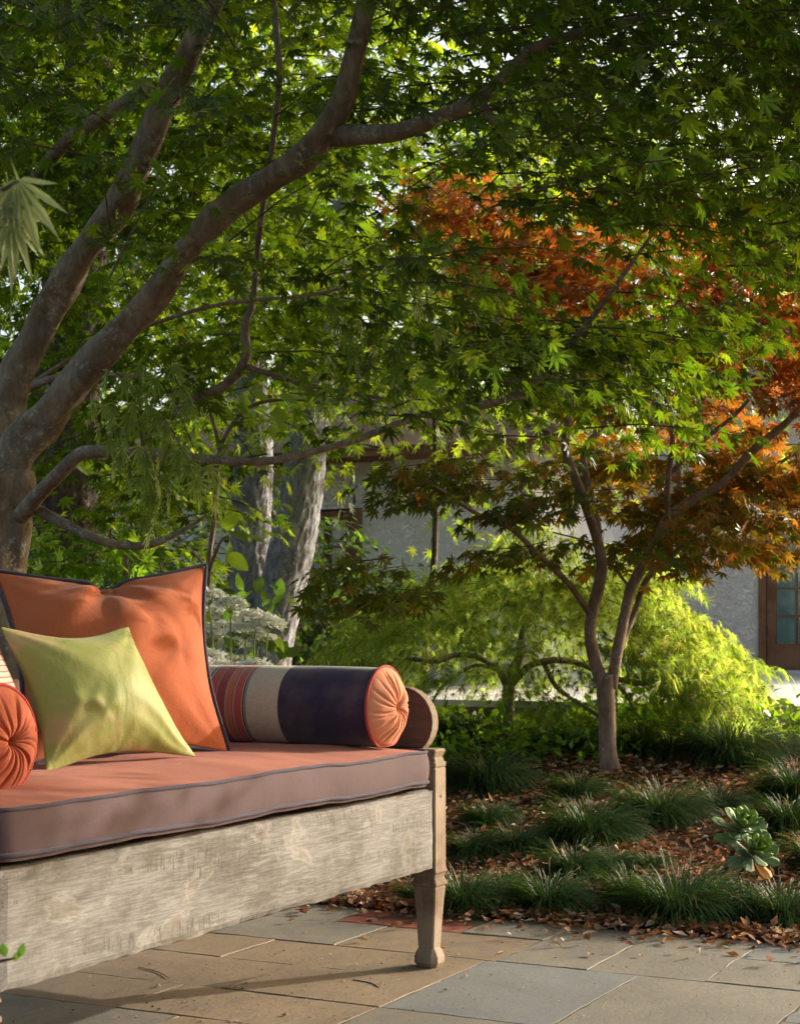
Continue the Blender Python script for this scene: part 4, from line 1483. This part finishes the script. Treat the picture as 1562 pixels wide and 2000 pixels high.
# ============================================================ WEEPING LACELEAF MAPLE
lt = GT(993, 1432)
lm = empty('laceleaf_maple', lt, label='low dome shaped weeping maple with feathery bright green leaves in front of the terrace', cat='tree')
YL = float(lt[1])
l2 = lambda pts: [(x, y, YL + dy, r) for x, y, dy, r in pts]
limb(lm, l2([(993, 1440, 0, 15), (994, 1400, 0, 12), (992, 1350, 0, 12), (1002, 1310, 0, 10), (1016, 1280, 0, 9), (1022, 1230, 0, 6), (1060, 1160, 0, 4)]), yb_, 'trunk', 12)
limb(lm, l2([(992, 1345, 0, 8), (970, 1305, 0, 7), (930, 1284, -.1, 6), (890, 1280, -.1, 6), (850, 1292, -.2, 5), (800, 1288, -.3, 4), (740, 1300, -.3, 3)]), yb_, 'branch', 8)
limb(lm, l2([(994, 1345, 0, 8), (1030, 1303, 0, 7), (1080, 1290, 0, 7), (1130, 1296, .1, 6), (1180, 1318, .2, 6), (1240, 1334, .2, 6), (1310, 1336, .2, 5), (1400, 1350, .2, 3)]), yb_, 'branch', 8)
limb(lm, l2([(1062, 1296, 0, 5), (1085, 1340, 0, 5), (1120, 1368, 0, 4), (1170, 1400, 0, 4), (1210, 1440, 0, 2)]), yb_, 'branch', 8)
limb(lm, l2([(975, 1310, 0, 4), (930, 1300, .1, 4), (890, 1320, .1, 4), (860, 1345, .1, 3), (840, 1380, .1, 2)]), yb_, 'branch', 8)
limb(lm, l2([(1200, 1330, .2, 4), (1230, 1370, .1, 4), (1250, 1410, 0, 3), (1280, 1430, 0, 2)]), yb_, 'branch', 8)
m = 330
th = rng.random(m) * 2 * math.pi; ph = np.arcsin(rng.random(m) ** .8)
cx_, cy_, cz_ = P(1050, 1250, YL)[0], YL + .15, .56
rx, ry, rz = 1.22, .95, .90
rad = .72 + .28 * rng.random(m) ** .6
out = np.stack([np.cos(th) * np.cos(ph), np.sin(th) * np.cos(ph), np.sin(ph)], 1)
lump = np.array([noise.noise(Vector((o[0] * 2.2, o[1] * 2.2, o[2] * 2.2))) for o in out])
pos = np.array([cx_, cy_, cz_]) + out * np.array([rx, ry, rz]) * (rad * (1 + .22 * lump))[:, None]
# the long skirt to the right
m2 = 150; t = rng.random(m2)
sk = np.stack([np.interp(t, [0, 1], [1250, 1570]) + rng.normal(0, 25, m2), np.interp(t, [0, .4, .7, 1], [1150, 1265, 1375, 1475]) + np.abs(rng.normal(0, 70, m2)), YL - .5 + rng.normal(0, .3, m2)], 1)
sk = sk[sk[:, 1] < 1500]
sk = np.array([P(*s) for s in sk]); so = norm(sk - np.array([cx_, cy_, cz_]))
pos = np.concatenate([pos, sk]); out = np.concatenate([out, so])
ok = np.array([p[2] > height(p[0], p[1]) + .07 for p in pos]); pos = pos[ok]; out = out[ok]
dr = out * np.array([1, 1, .25]) + rng.normal(0, .3, out.shape); dr[:, 2] -= .35
ln = rng.uniform(.22, .4, len(pos))
Pn, Rn, Sn, tw = sprays(pos - norm(dr) * (ln * .4)[:, None], dr, ln, 26, .068, side=.40, droop=.35, tilt=.45, down=.5, fan=.5)
cn = palette(len(Pn), [(.22, .31, .055), (.27, .35, .07), (.17, .26, .04), (.33, .36, .10)], [.35, .3, .22, .13], .15)
foliage(lm, T_LACE, Pn, Rn, Sn, cn, M['leaf_l'], 200)
twig_mesh('twig', tw, .0025, M['twig'], lm)

# ============================================================ OLD TREES WITH FISSURED BARK
def fissured(parent, pts, mat, name='trunk', sides=90, sub=14, depth=.013, cell=(22, 9)):
    w = [rel(parent, P(a, b, Y)) for a, b, Y, r in pts]; rad = [r / FPX * Y for a, b, Y, r in pts]
    d = catmull([np.append(p, r) for p, r in zip(w, rad)], sub)
    v = []; f = []; s = 0
    for i, p in enumerate(d):
        if i: s += np.linalg.norm(d[i][:3] - d[i - 1][:3])
        for k in range(sides):
            th = 2 * math.pi * k / sides; r = p[3]
            q = Vector((math.cos(th) * r * cell[0], math.sin(th) * r * cell[0], s * cell[1]))
            q += Vector((noise.noise(q * 1.5), noise.noise(q * 1.5 + Vector((5, 5, 5))), 0)) * .5
            vd, _ = noise.voronoi(q)
            e = min(1, (vd[1] - vd[0]) * 3.6)
            r2_ = r * (1 + .08 * noise.noise(Vector((math.cos(th), math.sin(th), s * 1.5)))) - depth * (1 - e)
            v.append((p[0] + r2_ * math.cos(th), p[1] + r2_ * math.sin(th), p[2]))
    for i in range(len(d) - 1):
        for k in range(sides): k2 = (k + 1) % sides; f.append((i * sides + k, i * sides + k2, (i + 1) * sides + k2, (i + 1) * sides + k))
    return obj(name, mesh(name, np.array(v), np.array(f), mat, False), parent)


def base_at(px, Y):
    X_ = (px - 781) / FPX * Y
    return np.array([X_, Y, height(X_, Y)])


g1 = empty('old_tree', base_at(515, 10.5), label='old grey tree with two stout fissured trunks beside the white flowering shrub', cat='tree')
yb = 1250 + (EYE - g1.location.z) * FPX / 10.5
fissured(g1, [(515, yb, 10.5, 55), (522, 1290, 10.5, 50), (545, 1180, 10.5, 46), (568, 1070, 10.5, 46), (590, 960, 10.5, 42), (600, 860, 10.5, 40), (625, 700, 10.5, 36), (660, 500, 10.5, 30), (700, 250, 10.5, 24)], M['grey_bark'])
fissured(g1, [(498, yb, 10.8, 56), (494, 1290, 10.8, 48), (490, 1150, 10.8, 43), (488, 1040, 10.8, 41), (496, 900, 10.8, 38), (490, 760, 10.8, 34), (470, 560, 10.8, 28), (440, 300, 10.8, 22)], M['grey_bark'])
g2 = empty('old_tree', base_at(110, 8.2), label='dark rough barked trunk behind the forked maple at the left', cat='tree')
yb = 1250 + (EYE - g2.location.z) * FPX / 8.2
fissured(g2, [(100, yb, 8.2, 95), (106, 1200, 8.2, 84), (110, 1100, 8.2, 79), (112, 1000, 8.2, 77), (122, 900, 8.2, 72), (130, 760, 8.2, 66), (150, 500, 8.2, 60), (170, 200, 8.2, 50), (180, -100, 8.2, 40)], M['dark_bark'], depth=.024)


def crown_on(parent, cen, rad, n, T, size, cols, wts, mat, nl=14, ln=(.4, .8), single=0, lumps=.35, hollow=.3):
    th = rng.random(n) * 2 * math.pi; z = rng.uniform(-1, 1, n); r = np.sqrt(1 - z * z)
    o_ = np.stack([r * np.cos(th), r * np.sin(th), z], 1)
    lum = np.array([noise.noise(Vector((a[0] * 2.5 + cen[0], a[1] * 2.5, a[2] * 2.5))) for a in o_])
    k = hollow + (1 - hollow) * rng.random(n) ** .5
    p = np.array(cen) + o_ * np.array(rad) * (k * (1 + lumps * lum))[:, None]
    zmin = parent.location.z + .1
    ok = p[:, 2] > zmin; p = p[ok]; o_ = o_[ok]
    d = o_ * np.array([1, 1, .4]) + rng.normal(0, .4, o_.shape)
    l = rng.uniform(*ln, len(p))
    Pn, Rn, Sn, tw = sprays(p, d, l, nl, size, side=.45, droop=.25, tilt=.6, down=.3)
    foliage(parent, T, Pn, Rn, Sn, palette(len(Pn), cols, wts, .18), mat, single)
    twig_mesh('twig', tw, .006, M['twig'], parent)


YG = [(.13, .21, .018), (.19, .27, .025), (.08, .14, .014)]
DG = [(.035, .07, .018), (.05, .10, .02), (.025, .05, .014)]
BGn = [(.06, .09, .06), (.09, .13, .09), (.04, .07, .05)]
crown_on(g1, (-1.1, 10.6, 4.4), (2.3, 1.6, 1.6), 170, T_LO, .085, YG, None, M['leaf'], 16)
crown_on(g2, (-2.4, 8.6, 4.3), (1.8, 1.4, 1.7), 150, T_LO, .075, YG, None, M['leaf'], 16)


def bg_tree(name, px, Y, cen_py, rx, rz, n, T, size, cols, label, trunk_px=8, mat=None, nl=14, ln=(.4, .8), group=None, ry=None):
    b = base_at(px, Y)
    t = empty(name, b, label=label, cat='tree' if 'tree' in name or 'conifer' in name or 'maple' in name else 'shrub', group=group)
    top = P(px, cen_py, Y)
    v, f = tube([b * 0, (top - b) * .5 + np.array([.1, 0, 0]), top - b + np.array([0, 0, rz * .4])], [trunk_px / FPX * Y, trunk_px * .7 / FPX * Y, trunk_px * .2 / FPX * Y], 8, 4, .2)
    obj('trunk', mesh('trunk', v, f, M['dark_bark']), t)
    crown_on(t, top, (rx, ry or rx * .8, rz), n, T, size, cols, None, mat or M['leaf'], nl, ln)
    return t


bg_tree('maple_tree', 250, 9.5, 560, 1.9, 1.0, 170, T_LO, .075, YG, 'sunlit yellow green maple crown seen through the gap under the two leaning limbs')
bg_tree('maple_tree', 290, 8.4, 1000, .42, .32, 40, T_LO, .07, YG, 'low green maple between the dark trunk and the grey twin trunks', 4, ln=(.3, .5))
bg_tree('maple_tree', 820, 9.8, 520, 1.6, 1.3, 190, T_LO, .08, YG, 'yellow green maple behind the middle of the crown left of the red leaves')
bg_tree('maple_tree', 1300, 11.5, 540, 2.0, 1.2, 190, T_LO, .085, [(.13, .2, .02), (.2, .26, .03), (.09, .15, .02)], 'bright yellow green tree above the roof to the right of the red leaves')
bg_tree('broadleaf_tree', 90, 14, 420, 2.6, 2.6, 170, T_OVLO, .16, YG, 'tall light green tree far behind at the left edge', 14)
bg_tree('broadleaf_tree', 560, 15, 250, 2.8, 2.4, 200, T_OVLO, .16, YG, 'tall light green tree far behind between the two limbs', 14)
bg_tree('conifer', 1060, 17, 420, 1.0, 1.6, 150, T_LACE, .17, BGn, 'blue green conifer showing in the gap beside the red leaves', 10, nl=24)
bg_tree('broadleaf_tree', 1500, 22, 230, 3.5, 2.0, 150, T_OVLO, .2, YG, 'distant green tree behind the house at the upper right', 14)
bg_tree('broadleaf_tree', 860, 23, 620, 3.6, 3.2, 190, T_OVLO, .22, DG, 'dark green tree behind the roof of the house', 14)
bg_tree('hedge', 330, 12.5, 1130, 1.9, .75, 240, T_OVLO, .07, DG, 'dark green hedge behind the white flowers and the twin trunks', 4, nl=20, ln=(.3, .5))
bg_tree('hedge', 120, 11.5, 980, 1.6, 1.1, 200, T_OVLO, .08, [(.07, .13, .02), (.045, .09, .018)], 'mid green hedge behind the dark trunk at the left', 4, nl=20, ln=(.3, .5))
bg_tree('shrub', 620, 11.5, 1235, .8, .38, 90, T_OVLO, .06, [(.06, .12, .03), (.08, .14, .035)], 'small leaved green shrub right of the grey twin trunks', 3, nl=16, ln=(.2, .35))
bg_tree('shrub', 740, 12.5, 1230, .7, .4, 60, T_LO, .07, DG, 'dark shrub below the window of the house', 3, nl=16, ln=(.2, .35))

# sunlit maple seedling foliage right behind the pillows
sp = empty('maple_sapling', base_at(230, 6.4), label='leafy bright green maple sapling just behind the orange pillow', cat='sapling')
yb = 1250 + (EYE - sp.location.z) * FPX / 6.4
limb(sp, [(250, yb, 6.4, 7), (250, 1200, 6.4, 5), (246, 1100, 6.4, 5), (252, 1040, 6.4, 4), (230, 980, 6.4, 2)], M['young_bark'], 'trunk', 8)
pp = np.array([P(rng.uniform(40, 310), rng.uniform(1040, 1190), rng.uniform(5.9, 6.9)) for _ in range(52)])
dr = rng.normal(0, 1, pp.shape) * np.array([1, 1, .3]); ln = np.full(len(pp), .22)
Pn, Rn, Sn, tw = sprays(pp, dr, ln, 9, .058, down=.1, tilt=.8)
foliage(sp, T_HI, Pn, Rn, Sn, palette(len(Pn), [(.09, .18, .02), (.13, .24, .025)], None, .15), M['leaf'], 120)
twig_mesh('twig', tw, .002, M['twig'], sp)

# big ovate leaves
mg = empty('magnolia', base_at(430, 7.8), label='young magnolia with large smooth light green leaves near the grey twin trunks', cat='tree')
yb = 1250 + (EYE - mg.location.z) * FPX / 7.8
limb(mg, [(400, yb, 7.8, 8), (405, 1150, 7.8, 6), (420, 1000, 7.8, 5), (430, 880, 7.8, 5), (480, 800, 7.8, 4), (560, 780, 7.8, 3), (640, 790, 7.8, 2)], M['young_bark'], 'trunk', 8)
limb(mg, [(405, 1120, 7.8, 4), (430, 1060, 7.7, 3), (450, 1045, 7.7, 2)], M['young_bark'], 'branch', 8)
limb(mg, [(420, 960, 7.8, 4), (300, 900, 7.7, 3), (180, 900, 7.6, 2)], M['young_bark'], 'branch', 8)
limb(mg, [(430, 880, 7.8, 4), (400, 760, 7.7, 3), (385, 680, 7.6, 2)], M['young_bark'], 'branch', 8)
spots = [(470, 770), (500, 790), (520, 800), (545, 785), (570, 800), (600, 790), (625, 800), (650, 790), (490, 765), (560, 765), (610, 770), (640, 775), (440, 1040), (455, 1060), (430, 1070), (470, 1050), (445, 1030), (150, 900), (175, 915),
         (135, 920), (160, 890), (390, 690), (405, 720), (380, 730), (400, 760), (420, 700), (370, 700), (530, 830), (580, 830), (430, 800), (410, 1180), (415, 1205), (405, 1230), (400, 1160)]
q = np.array([P(x + rng.normal(0, 8), y + rng.normal(0, 6), 7.7 + rng.normal(0, .12)) for x, y in spots])
f = rng.normal(0, .6, q.shape) + np.array([.5, -.2, -.5]); nr = np.array([.2, -.5, .9]) + rng.normal(0, .4, q.shape)
foliage(mg, T_OV, q, frames(f, nr), rng.uniform(.10, .16, len(q)), palette(len(q), [(.16, .27, .03), (.20, .30, .05)], None, .1), M['leaf'], 300)

# white flowering shrub behind the bolster
fl = empty('flowering_shrub', base_at(450, 5.85), label='shrub with flat heads of small white flowers behind the striped bolster', cat='shrub')
hl = np.array(fl.location)
pet = (np.array([(0, 0, 0), (.35, .35, .06), (0, 1, .1), (-.35, .35, .06), (.35, -.35, .06), (0, -1, .1), (-.35, -.35, .06), (1, 0, .1), (-1, 0, .1)]),
       np.array([(0, 1, 2), (0, 2, 3), (0, 5, 4), (0, 6, 5), (0, 4, 7), (0, 7, 1), (0, 3, 8), (0, 8, 6)]))
heads = [(420, 1180, 50), (460, 1190, 48), (500, 1196, 46), (440, 1215, 46), (480, 1220, 44), (525, 1210, 34), (410, 1235, 40), (455, 1250, 34), (505, 1236, 36), (420, 1290, 46), (465, 1285, 40), (500, 1292, 34), (400, 1270, 36), (450, 1170, 30), (408, 1155, 34)]
for x, y, r in heads:
    c = P(x, y, 5.75 + random.uniform(-.2, .25)); rr = r / FPX * 5.75
    n = 150
    a = rng.random(n) * 6.283; q = np.sqrt(rng.random(n)) * rr
    p = np.stack([q * np.cos(a), q * np.sin(a), -.35 * q * q / rr + rng.normal(0, .005, n)], 1) + c
    f = np.stack([np.cos(a), np.sin(a), rng.normal(0, .3, n)], 1)
    nr = np.array([0, -.3, 1.0]) + rng.normal(0, .5, (n, 3))
    o = obj('flower_head', merged('flower_head', pet, frames(f, nr), rng.uniform(.010, .018, n), p - hl, palette(n, [(.88, .89, .82), (.78, .83, .66)], None, .05), M['petal']), fl)
    st = [c + np.array([0, 0, -.02]) - hl, (c - hl) * .7 + np.array([0, 0, -.05]), np.array([random.uniform(-.1, .1), random.uniform(-.1, .1), 0])]
    v, f = tube(st, [.003, .004, .006], 5, 4)
    for k in range(6):
        a_ = k * 1.05; e = c + np.array([math.cos(a_) * rr * .7, math.sin(a_) * rr * .7, -.008]) - hl
        vv, ff = tube([c - hl + np.array([0, 0, -.05]), e], [.002, .001], 4, 1)
        f = list(f) + [tuple(i + len(v) for i in t_) for t_ in ff]; v = list(v) + list(vv)
    obj('stem', mesh('stem', v, f, M['leaf_p'], True, np.tile([.25, .3, .14], (len(v), 1))), fl)
n = 110
q = np.array([P(rng.uniform(395, 560), rng.uniform(1150, 1330), rng.uniform(5.8, 6.4)) for _ in range(n)])
f = rng.normal(0, .8, q.shape); nr = np.array([0, -.3, 1.0]) + rng.normal(0, .6, q.shape)
foliage(fl, T_OV, q, frames(f, nr), rng.uniform(.04, .08, n), palette(n, [(.09, .17, .03), (.06, .12, .025)], None, .15), M['leaf'], 80)

# ============================================================ MONDO GRASS TUFTS
def tuft_mesh(seed, nb=300, R=.11, Lm=.27, lo=.35):
    rs = np.random.default_rng(seed)
    v = []; f = []; c = []
    for b in range(nb):
        a = rs.random() * 6.283; r = R * math.sqrt(rs.random()) * .6
        a2 = a + rs.normal(0, .35); L_ = Lm * rs.uniform(.55, 1.15); lean = rs.uniform(lo, 1.35)
        w = rs.uniform(.0018, .0036)
        d = np.array([math.cos(a2), math.sin(a2)]); s = np.array([-d[1], d[0]])
        x0 = np.array([r * math.cos(a), r * math.sin(a)])
        col = np.array([(.026, .055, .018), (.038, .075, .025), (.065, .105, .036), (.24, .22, .10)][rs.choice(4, p=[.4, .37, .19, .04])]) * rs.uniform(.8, 1.25)
        base = len(v); S = 5
        f0 = rs.uniform(0, .55) + .5 * r / R; f1 = rs.uniform(1.0, 2.2); h = 0.0; o_ = 0.0
        for i in range(S + 1):
            t = i / S
            if i:
                an = f0 + f1 * (t - .5 / S); h += L_ / S * math.cos(an); o_ += L_ / S * math.sin(an)
            h = max(h, -.02)
            ww = w * (1 - .85 * t ** 2)
            p = x0 + d * o_
            v += [(p[0] - s[0] * ww, p[1] - s[1] * ww, h), (p[0] + s[0] * ww, p[1] + s[1] * ww, h + .001)]
            c += [col * (.9 + .2 * t)] * 2
        for i in range(S): q = base + 2 * i; f.append((q, q + 1, q + 3, q + 2))
    return mesh('tuft', np.array(v), np.array(f), M['blade'], False, np.array(c))


TM = [tuft_mesh(i, 900, .10, .20) for i in range(5)]
TB = [tuft_mesh(20 + i, 1500, .17, .25) for i in range(3)]
GRP = 'mondo grass tufts planted in the mulch bed'
tufts = [
    (955, 1545, 1.0, 1, 'large dark mondo grass mound behind the daybed leg, left of the slender trunk'),
    (860, 1530, .8, 0, 'dark grass tuft half hidden behind the top of the daybed post'),
    (1150, 1650, 1.0, 1, 'largest grass mound in the middle of the bed, in front of the slender trunk'),
    (1290, 1610, .95, 1, 'dense grass mound just right of the foot of the slender trunk'),
    (1128, 1560, .85, 0, 'grass tuft in front of the trunk foot on its left side'),
    (955, 1615, .8, 0, 'loose grass tuft with thin blades in front of the large left mound'),
    (925, 1680, .85, 0, 'thin yellowish tuft beside the daybed post halfway down'),
    (1005, 1670, .85, 0, 'yellowish loose tuft between the post and the largest mound'),
    (905, 1780, .95, 0, 'grass tuft at the stone edge right beside the daybed leg'),
    (980, 1765, .75, 0, 'grass tuft at the stone edge, second from the daybed leg'),
    (1072, 1782, .95, 0, 'glossy grass tuft at the stone edge, third from the daybed leg'),
    (1120, 1712, .85, 0, 'grass tuft with a yellow leaf below the largest mound'),
    (1232, 1765, .8, 0, 'grass tuft at the stone edge left of the orange fallen leaf'),
    (1325, 1800, .95, 1, 'wide grass mound at the stone edge in front of the succulent stems'),
    (1455, 1800, .85, 0, 'grass tuft at the stone edge right below the succulent'),
    (1530, 1806, .95, 0, 'grass tuft at the stone edge by the right border of the photo'),
    (1540, 1620, 1.0, 0, 'dark grass tuft at the right border behind the succulent'),
    (1555, 1560, .9, 1, 'tall dark grass mound at the right border level with the trunk foot'),
    (1400, 1585, .75, 0, 'small grass tuft behind the succulent'),
    (1420, 1490, 1.15, 1, 'tall dark grass clump under the skirt of the weeping maple'),
    (1310, 1480, .95, 0, 'dark grass tuft at the back right of the slender trunk'),
    (1250, 1470, .9, 0, 'dark grass tuft directly behind the slender trunk on its right'),
    (1140, 1472, .9, 0, 'dark grass tuft directly behind the slender trunk on its left'),
    (1080, 1465, .9, 0, 'dark grass tuft behind the litter between both maple trunks'),
    (1370, 1478, .9, 0, 'grass tuft between the tall dark clump and the trunk'),
    (1480, 1500, .75, 0, 'light grass tuft beside the tall dark clump under the weeping maple'),
    (910, 1450, .9, 1, 'grass mound left of the weeping maple trunk'),
    (1520, 1480, .9, 0, 'grass tuft at the far right below the weeping maple skirt'),
    (820, 1760, .6, 0, 'small tuft seen under the front board behind the leg'),
    (1600, 1700, .9, 0, 'grass tuft just past the right border of the bed'),
    (1195, 1700, .6, 0, 'small grass tuft under the largest mound on its right'),
    (1270, 1700, .5, 0, 'tiny grass tuft alone in the litter left of the succulent'),
]
ti = 0
for px, py, sc, bigt, lab in tufts:
    g = GT(px, py)
    me = (TB if bigt else TM)[ti % (3 if bigt else 5)]
    o = obj('grass_tuft', me, label=lab, cat='grass tuft', group=GRP)
    o.location = Vector(g) - Vector((0, 0, .012)); o.rotation_euler = (0, 0, ti * 1.7); s = sc * .98
    o.scale = (s * .92, s * .92, s * 1.22)
    ti += 1

# ============================================================ SUCCULENT
sb_ = GT(1405, 1728)
suc = empty('succulent', sb_, label='succulent with two blue green leaf rosettes on dark leaning stems in the litter', cat='succulent')
YS = float(sb_[1])


def rel_tube(parent, pts, rads, mat, nm, sides=8):
    v, f = tube([rel(parent, p) for p in pts], rads, sides, 4, .2); return obj(nm, mesh(nm, v, f, mat), parent)


c1 = P(1448, 1612, YS); c2 = P(1474, 1662, YS - .05)
rel_tube(suc, [sb_, P(1420, 1692, YS), P(1438, 1650, YS), c1], [.011, .010, .009, .007], M['twig'], 'stem')
rel_tube(suc, [P(1425, 1722, YS), P(1445, 1705, YS), P(1462, 1685, YS), c2], [.008, .007, .007, .006], M['twig'], 'stem')
spoon_y = [0, .25, .5, .72, .9, 1]; spoon_w = [.08, .11, .19, .27, .21, .04]
sv = []; sf2 = []
for y, w in zip(spoon_y, spoon_w):
    for x, z in ((-w, .02), (-w * .5, .035), (0, .0), (w * .5, .035), (w, .02), (0, -.04)):
        sv.append((x, y, z + .12 * y * y))
for i in range(5):
    for k in range(6):
        k2 = (k + 1) % 6; a = i * 6
        sf2.append((a + k, a + k2, a + 6 + k2, a + 6 + k))
sv = np.array(sv)
var = [mesh('leaf', sv, sf2, M['succ'], True, np.tile(c, (len(sv), 1))) for c in [(.16, .24, .10), (.13, .22, .07), (.22, .34, .05), (.19, .26, .14), (.45, .18, .02)]]
for c, tiltv, n in ((c1, Vector((.1, -.5, .9)), 26), (c2, Vector((.25, -.7, .6)), 26)):
    q0 = tiltv.normalized().to_track_quat('Z', 'Y')
    for i in range(n):
        a = i * 2.39996; t = i / n
        el = math.radians(76 - 86 * t ** .9)
        ln_ = .05 + .062 * t ** .7
        d = q0 @ Vector((math.cos(a) * math.cos(el), math.sin(a) * math.cos(el), math.sin(el)))
        nrm = q0 @ Vector((-math.cos(a) * math.sin(el), -math.sin(a) * math.sin(el), math.cos(el)))
        x = d.cross(nrm)
        m4 = Matrix(((x.x, d.x, nrm.x, 0), (x.y, d.y, nrm.y, 0), (x.z, d.z, nrm.z, 0), (0, 0, 0, 1)))
        S_ = Matrix.Scale(ln_, 4)
        T_ = Matrix.Translation(Vector(c) - suc.location + q0 @ Vector((0, 0, -.035 * t)))
        k = 2 if t < .35 else random.choice([0, 1, 3]) 
        if c is c2 and i == n - 3: k = 4
        obj('leaf', var[k], suc, T_ @ m4 @ S_)

# ============================================================ FALLEN LEAVES (the ones that stand out)
fall = [(1300, 1795, .05, (.45, .17, .02), 'large orange fallen leaf at the stone edge below the grass'), (955, 1782, .055, (.42, .22, .08), 'curled tan fallen leaf at the stone edge beside the leg'),
        (1105, 1815, .02, (.55, .25, .03), 'small yellow fallen leaf on the edge of the flagstones'), (1203, 1840, .018, (.40, .15, .04), 'small brown fallen leaf on the flagstones'),
        (1408, 1856, .022, (.35, .38, .05), 'narrow yellow green fallen leaf on the flagstones'), (1215, 1785, .04, (.36, .13, .05), 'reddish fallen leaf between the tufts at the stone edge'),
        (785, 1762, .045, (.40, .33, .24), 'pale dry leaf under the front board behind the leg'), (735, 1762, .05, (.38, .14, .08), 'pinkish dry leaf behind the daybed in front of the bricks'),
        (1450, 1816, .05, (.38, .2, .11), 'light brown fallen leaf on the edge of the flagstones at right'), (1270, 1600, .04, (.40, .13, .05), 'orange brown leaf caught in the mound beside the trunk'),
        (1385, 1640, .035, (.52, .42, .32), 'pale curled leaf in the litter left of the succulent')]
for x, y, s, c, lab in fall:
    g = GT(x, y)
    tv_, tf_ = ovate(.32, .12, .1)
    o = obj('fallen_leaf', mesh('fallen_leaf', tv_, tf_, M['litter'], True, np.tile(c, (len(tv_), 1))), label=lab, cat='fallen leaf', group='fallen leaves on the flagstones and litter')
    o.location = (g[0], g[1], max(g[2], .0) + .008 + s * .1); o.scale = (s, s, s); o.rotation_euler = (random.uniform(-.2, .2), random.uniform(-.2, .2), random.uniform(0, 6.3))
for i, (a, b) in enumerate([((270, 1890), (330, 1912)), ((690, 1915), (740, 1930))]):
    pa = P(*a, EYE * FPX / (a[1] - 1250)); pb = P(*b, EYE * FPX / (b[1] - 1250))
    mid = (pa + pb) / 2 + np.array([.012, .006, 0])
    v, f = tube([pa * 0 + [0, 0, .001], mid - pa + [0, 0, .001], pb - pa + [0, 0, .001]], [.0012, .0014, .0008], 6, 4)
    obj('twig', mesh('twig', v, f, M['twig']), label=['dark twig on the flags close under the front board', 'short twig on the flags nearer to the leg'][i], cat='twig', group='twigs on the flagstones').location = Vector(pa)

# ============================================================ OUT OF FOCUS SPRIGS CLOSE TO THE CAMERA
s1 = empty('overhanging_sprig', P(-160, 330, 1.6), label='blurred pale cut leaves on a thin twig hanging into the left edge', cat='sprig')
rel_tube(s1, [P(-160, 330, 1.6), P(-60, 385, 1.55), P(0, 372, 1.5), P(36, 352, 1.5)], [.004, .003, .0024, .0015], M['twig'], 'stem')
q = np.array([P(x, y, 1.5) for x, y in [(36, 352), (18, 372), (2, 380), (10, 400), (-20, 390), (20, 430), (-30, 420), (0, 340)]])
f = np.array([[.35, 0, -1], [.15, .1, -1], [0, .1, -1], [.3, -.1, -1], [-.1, 0, -1], [.25, 0, -1], [.1, 0, -1], [-.5, 0, -.4]], float)
nr = np.array([[.5, -1, .2]] * 8) + rng.normal(0, .5, (8, 3))
foliage(s1, T_DIS, q, frames(f, nr), np.array([.062, .06, .062, .07, .05, .05, .06, .035]), palette(8, [(.27, .31, .14), (.21, .26, .09)], None, .08), M['leaf_p'], 8)
s2 = empty('shrub_sprig', (-.56, 1.5, 0), label='blurred small green leaves of a plant at the lower left edge', cat='sprig')
rel_tube(s2, [np.array([-.56, 1.5, 0]), np.array([-.52, 1.5, .3]), P(-120, 1930, 1.55), P(-20, 1885, 1.55), P(30, 1872, 1.55)], [.004, .0035, .003, .002, .001], M['twig'], 'stem')
q = np.array([P(x, y, 1.55) for x, y in [(-5, 1895), (5, 1880), (25, 1878), (38, 1870), (10, 1870), (-25, 1900)]])
f = np.array([[.9, 0, -.6], [.8, 0, -.4], [.4, 0, .5], [.3, 0, 1], [-.2, 0, 1], [-.5, 0, -.5]], float)
foliage(s2, T_OV, q, frames(f, np.array([[.1, -1, .5]] * 6)), np.array([.022, .018, .012, .014, .014, .02]), palette(6, [(.05, .12, .02)], None, .1), M['leaf'], 6)
print('TRIS', sum(len(o.data.loop_triangles) or len(o.data.polygons) for o in scene.objects if o.type == 'MESH'), 'OBJ', len(scene.objects))
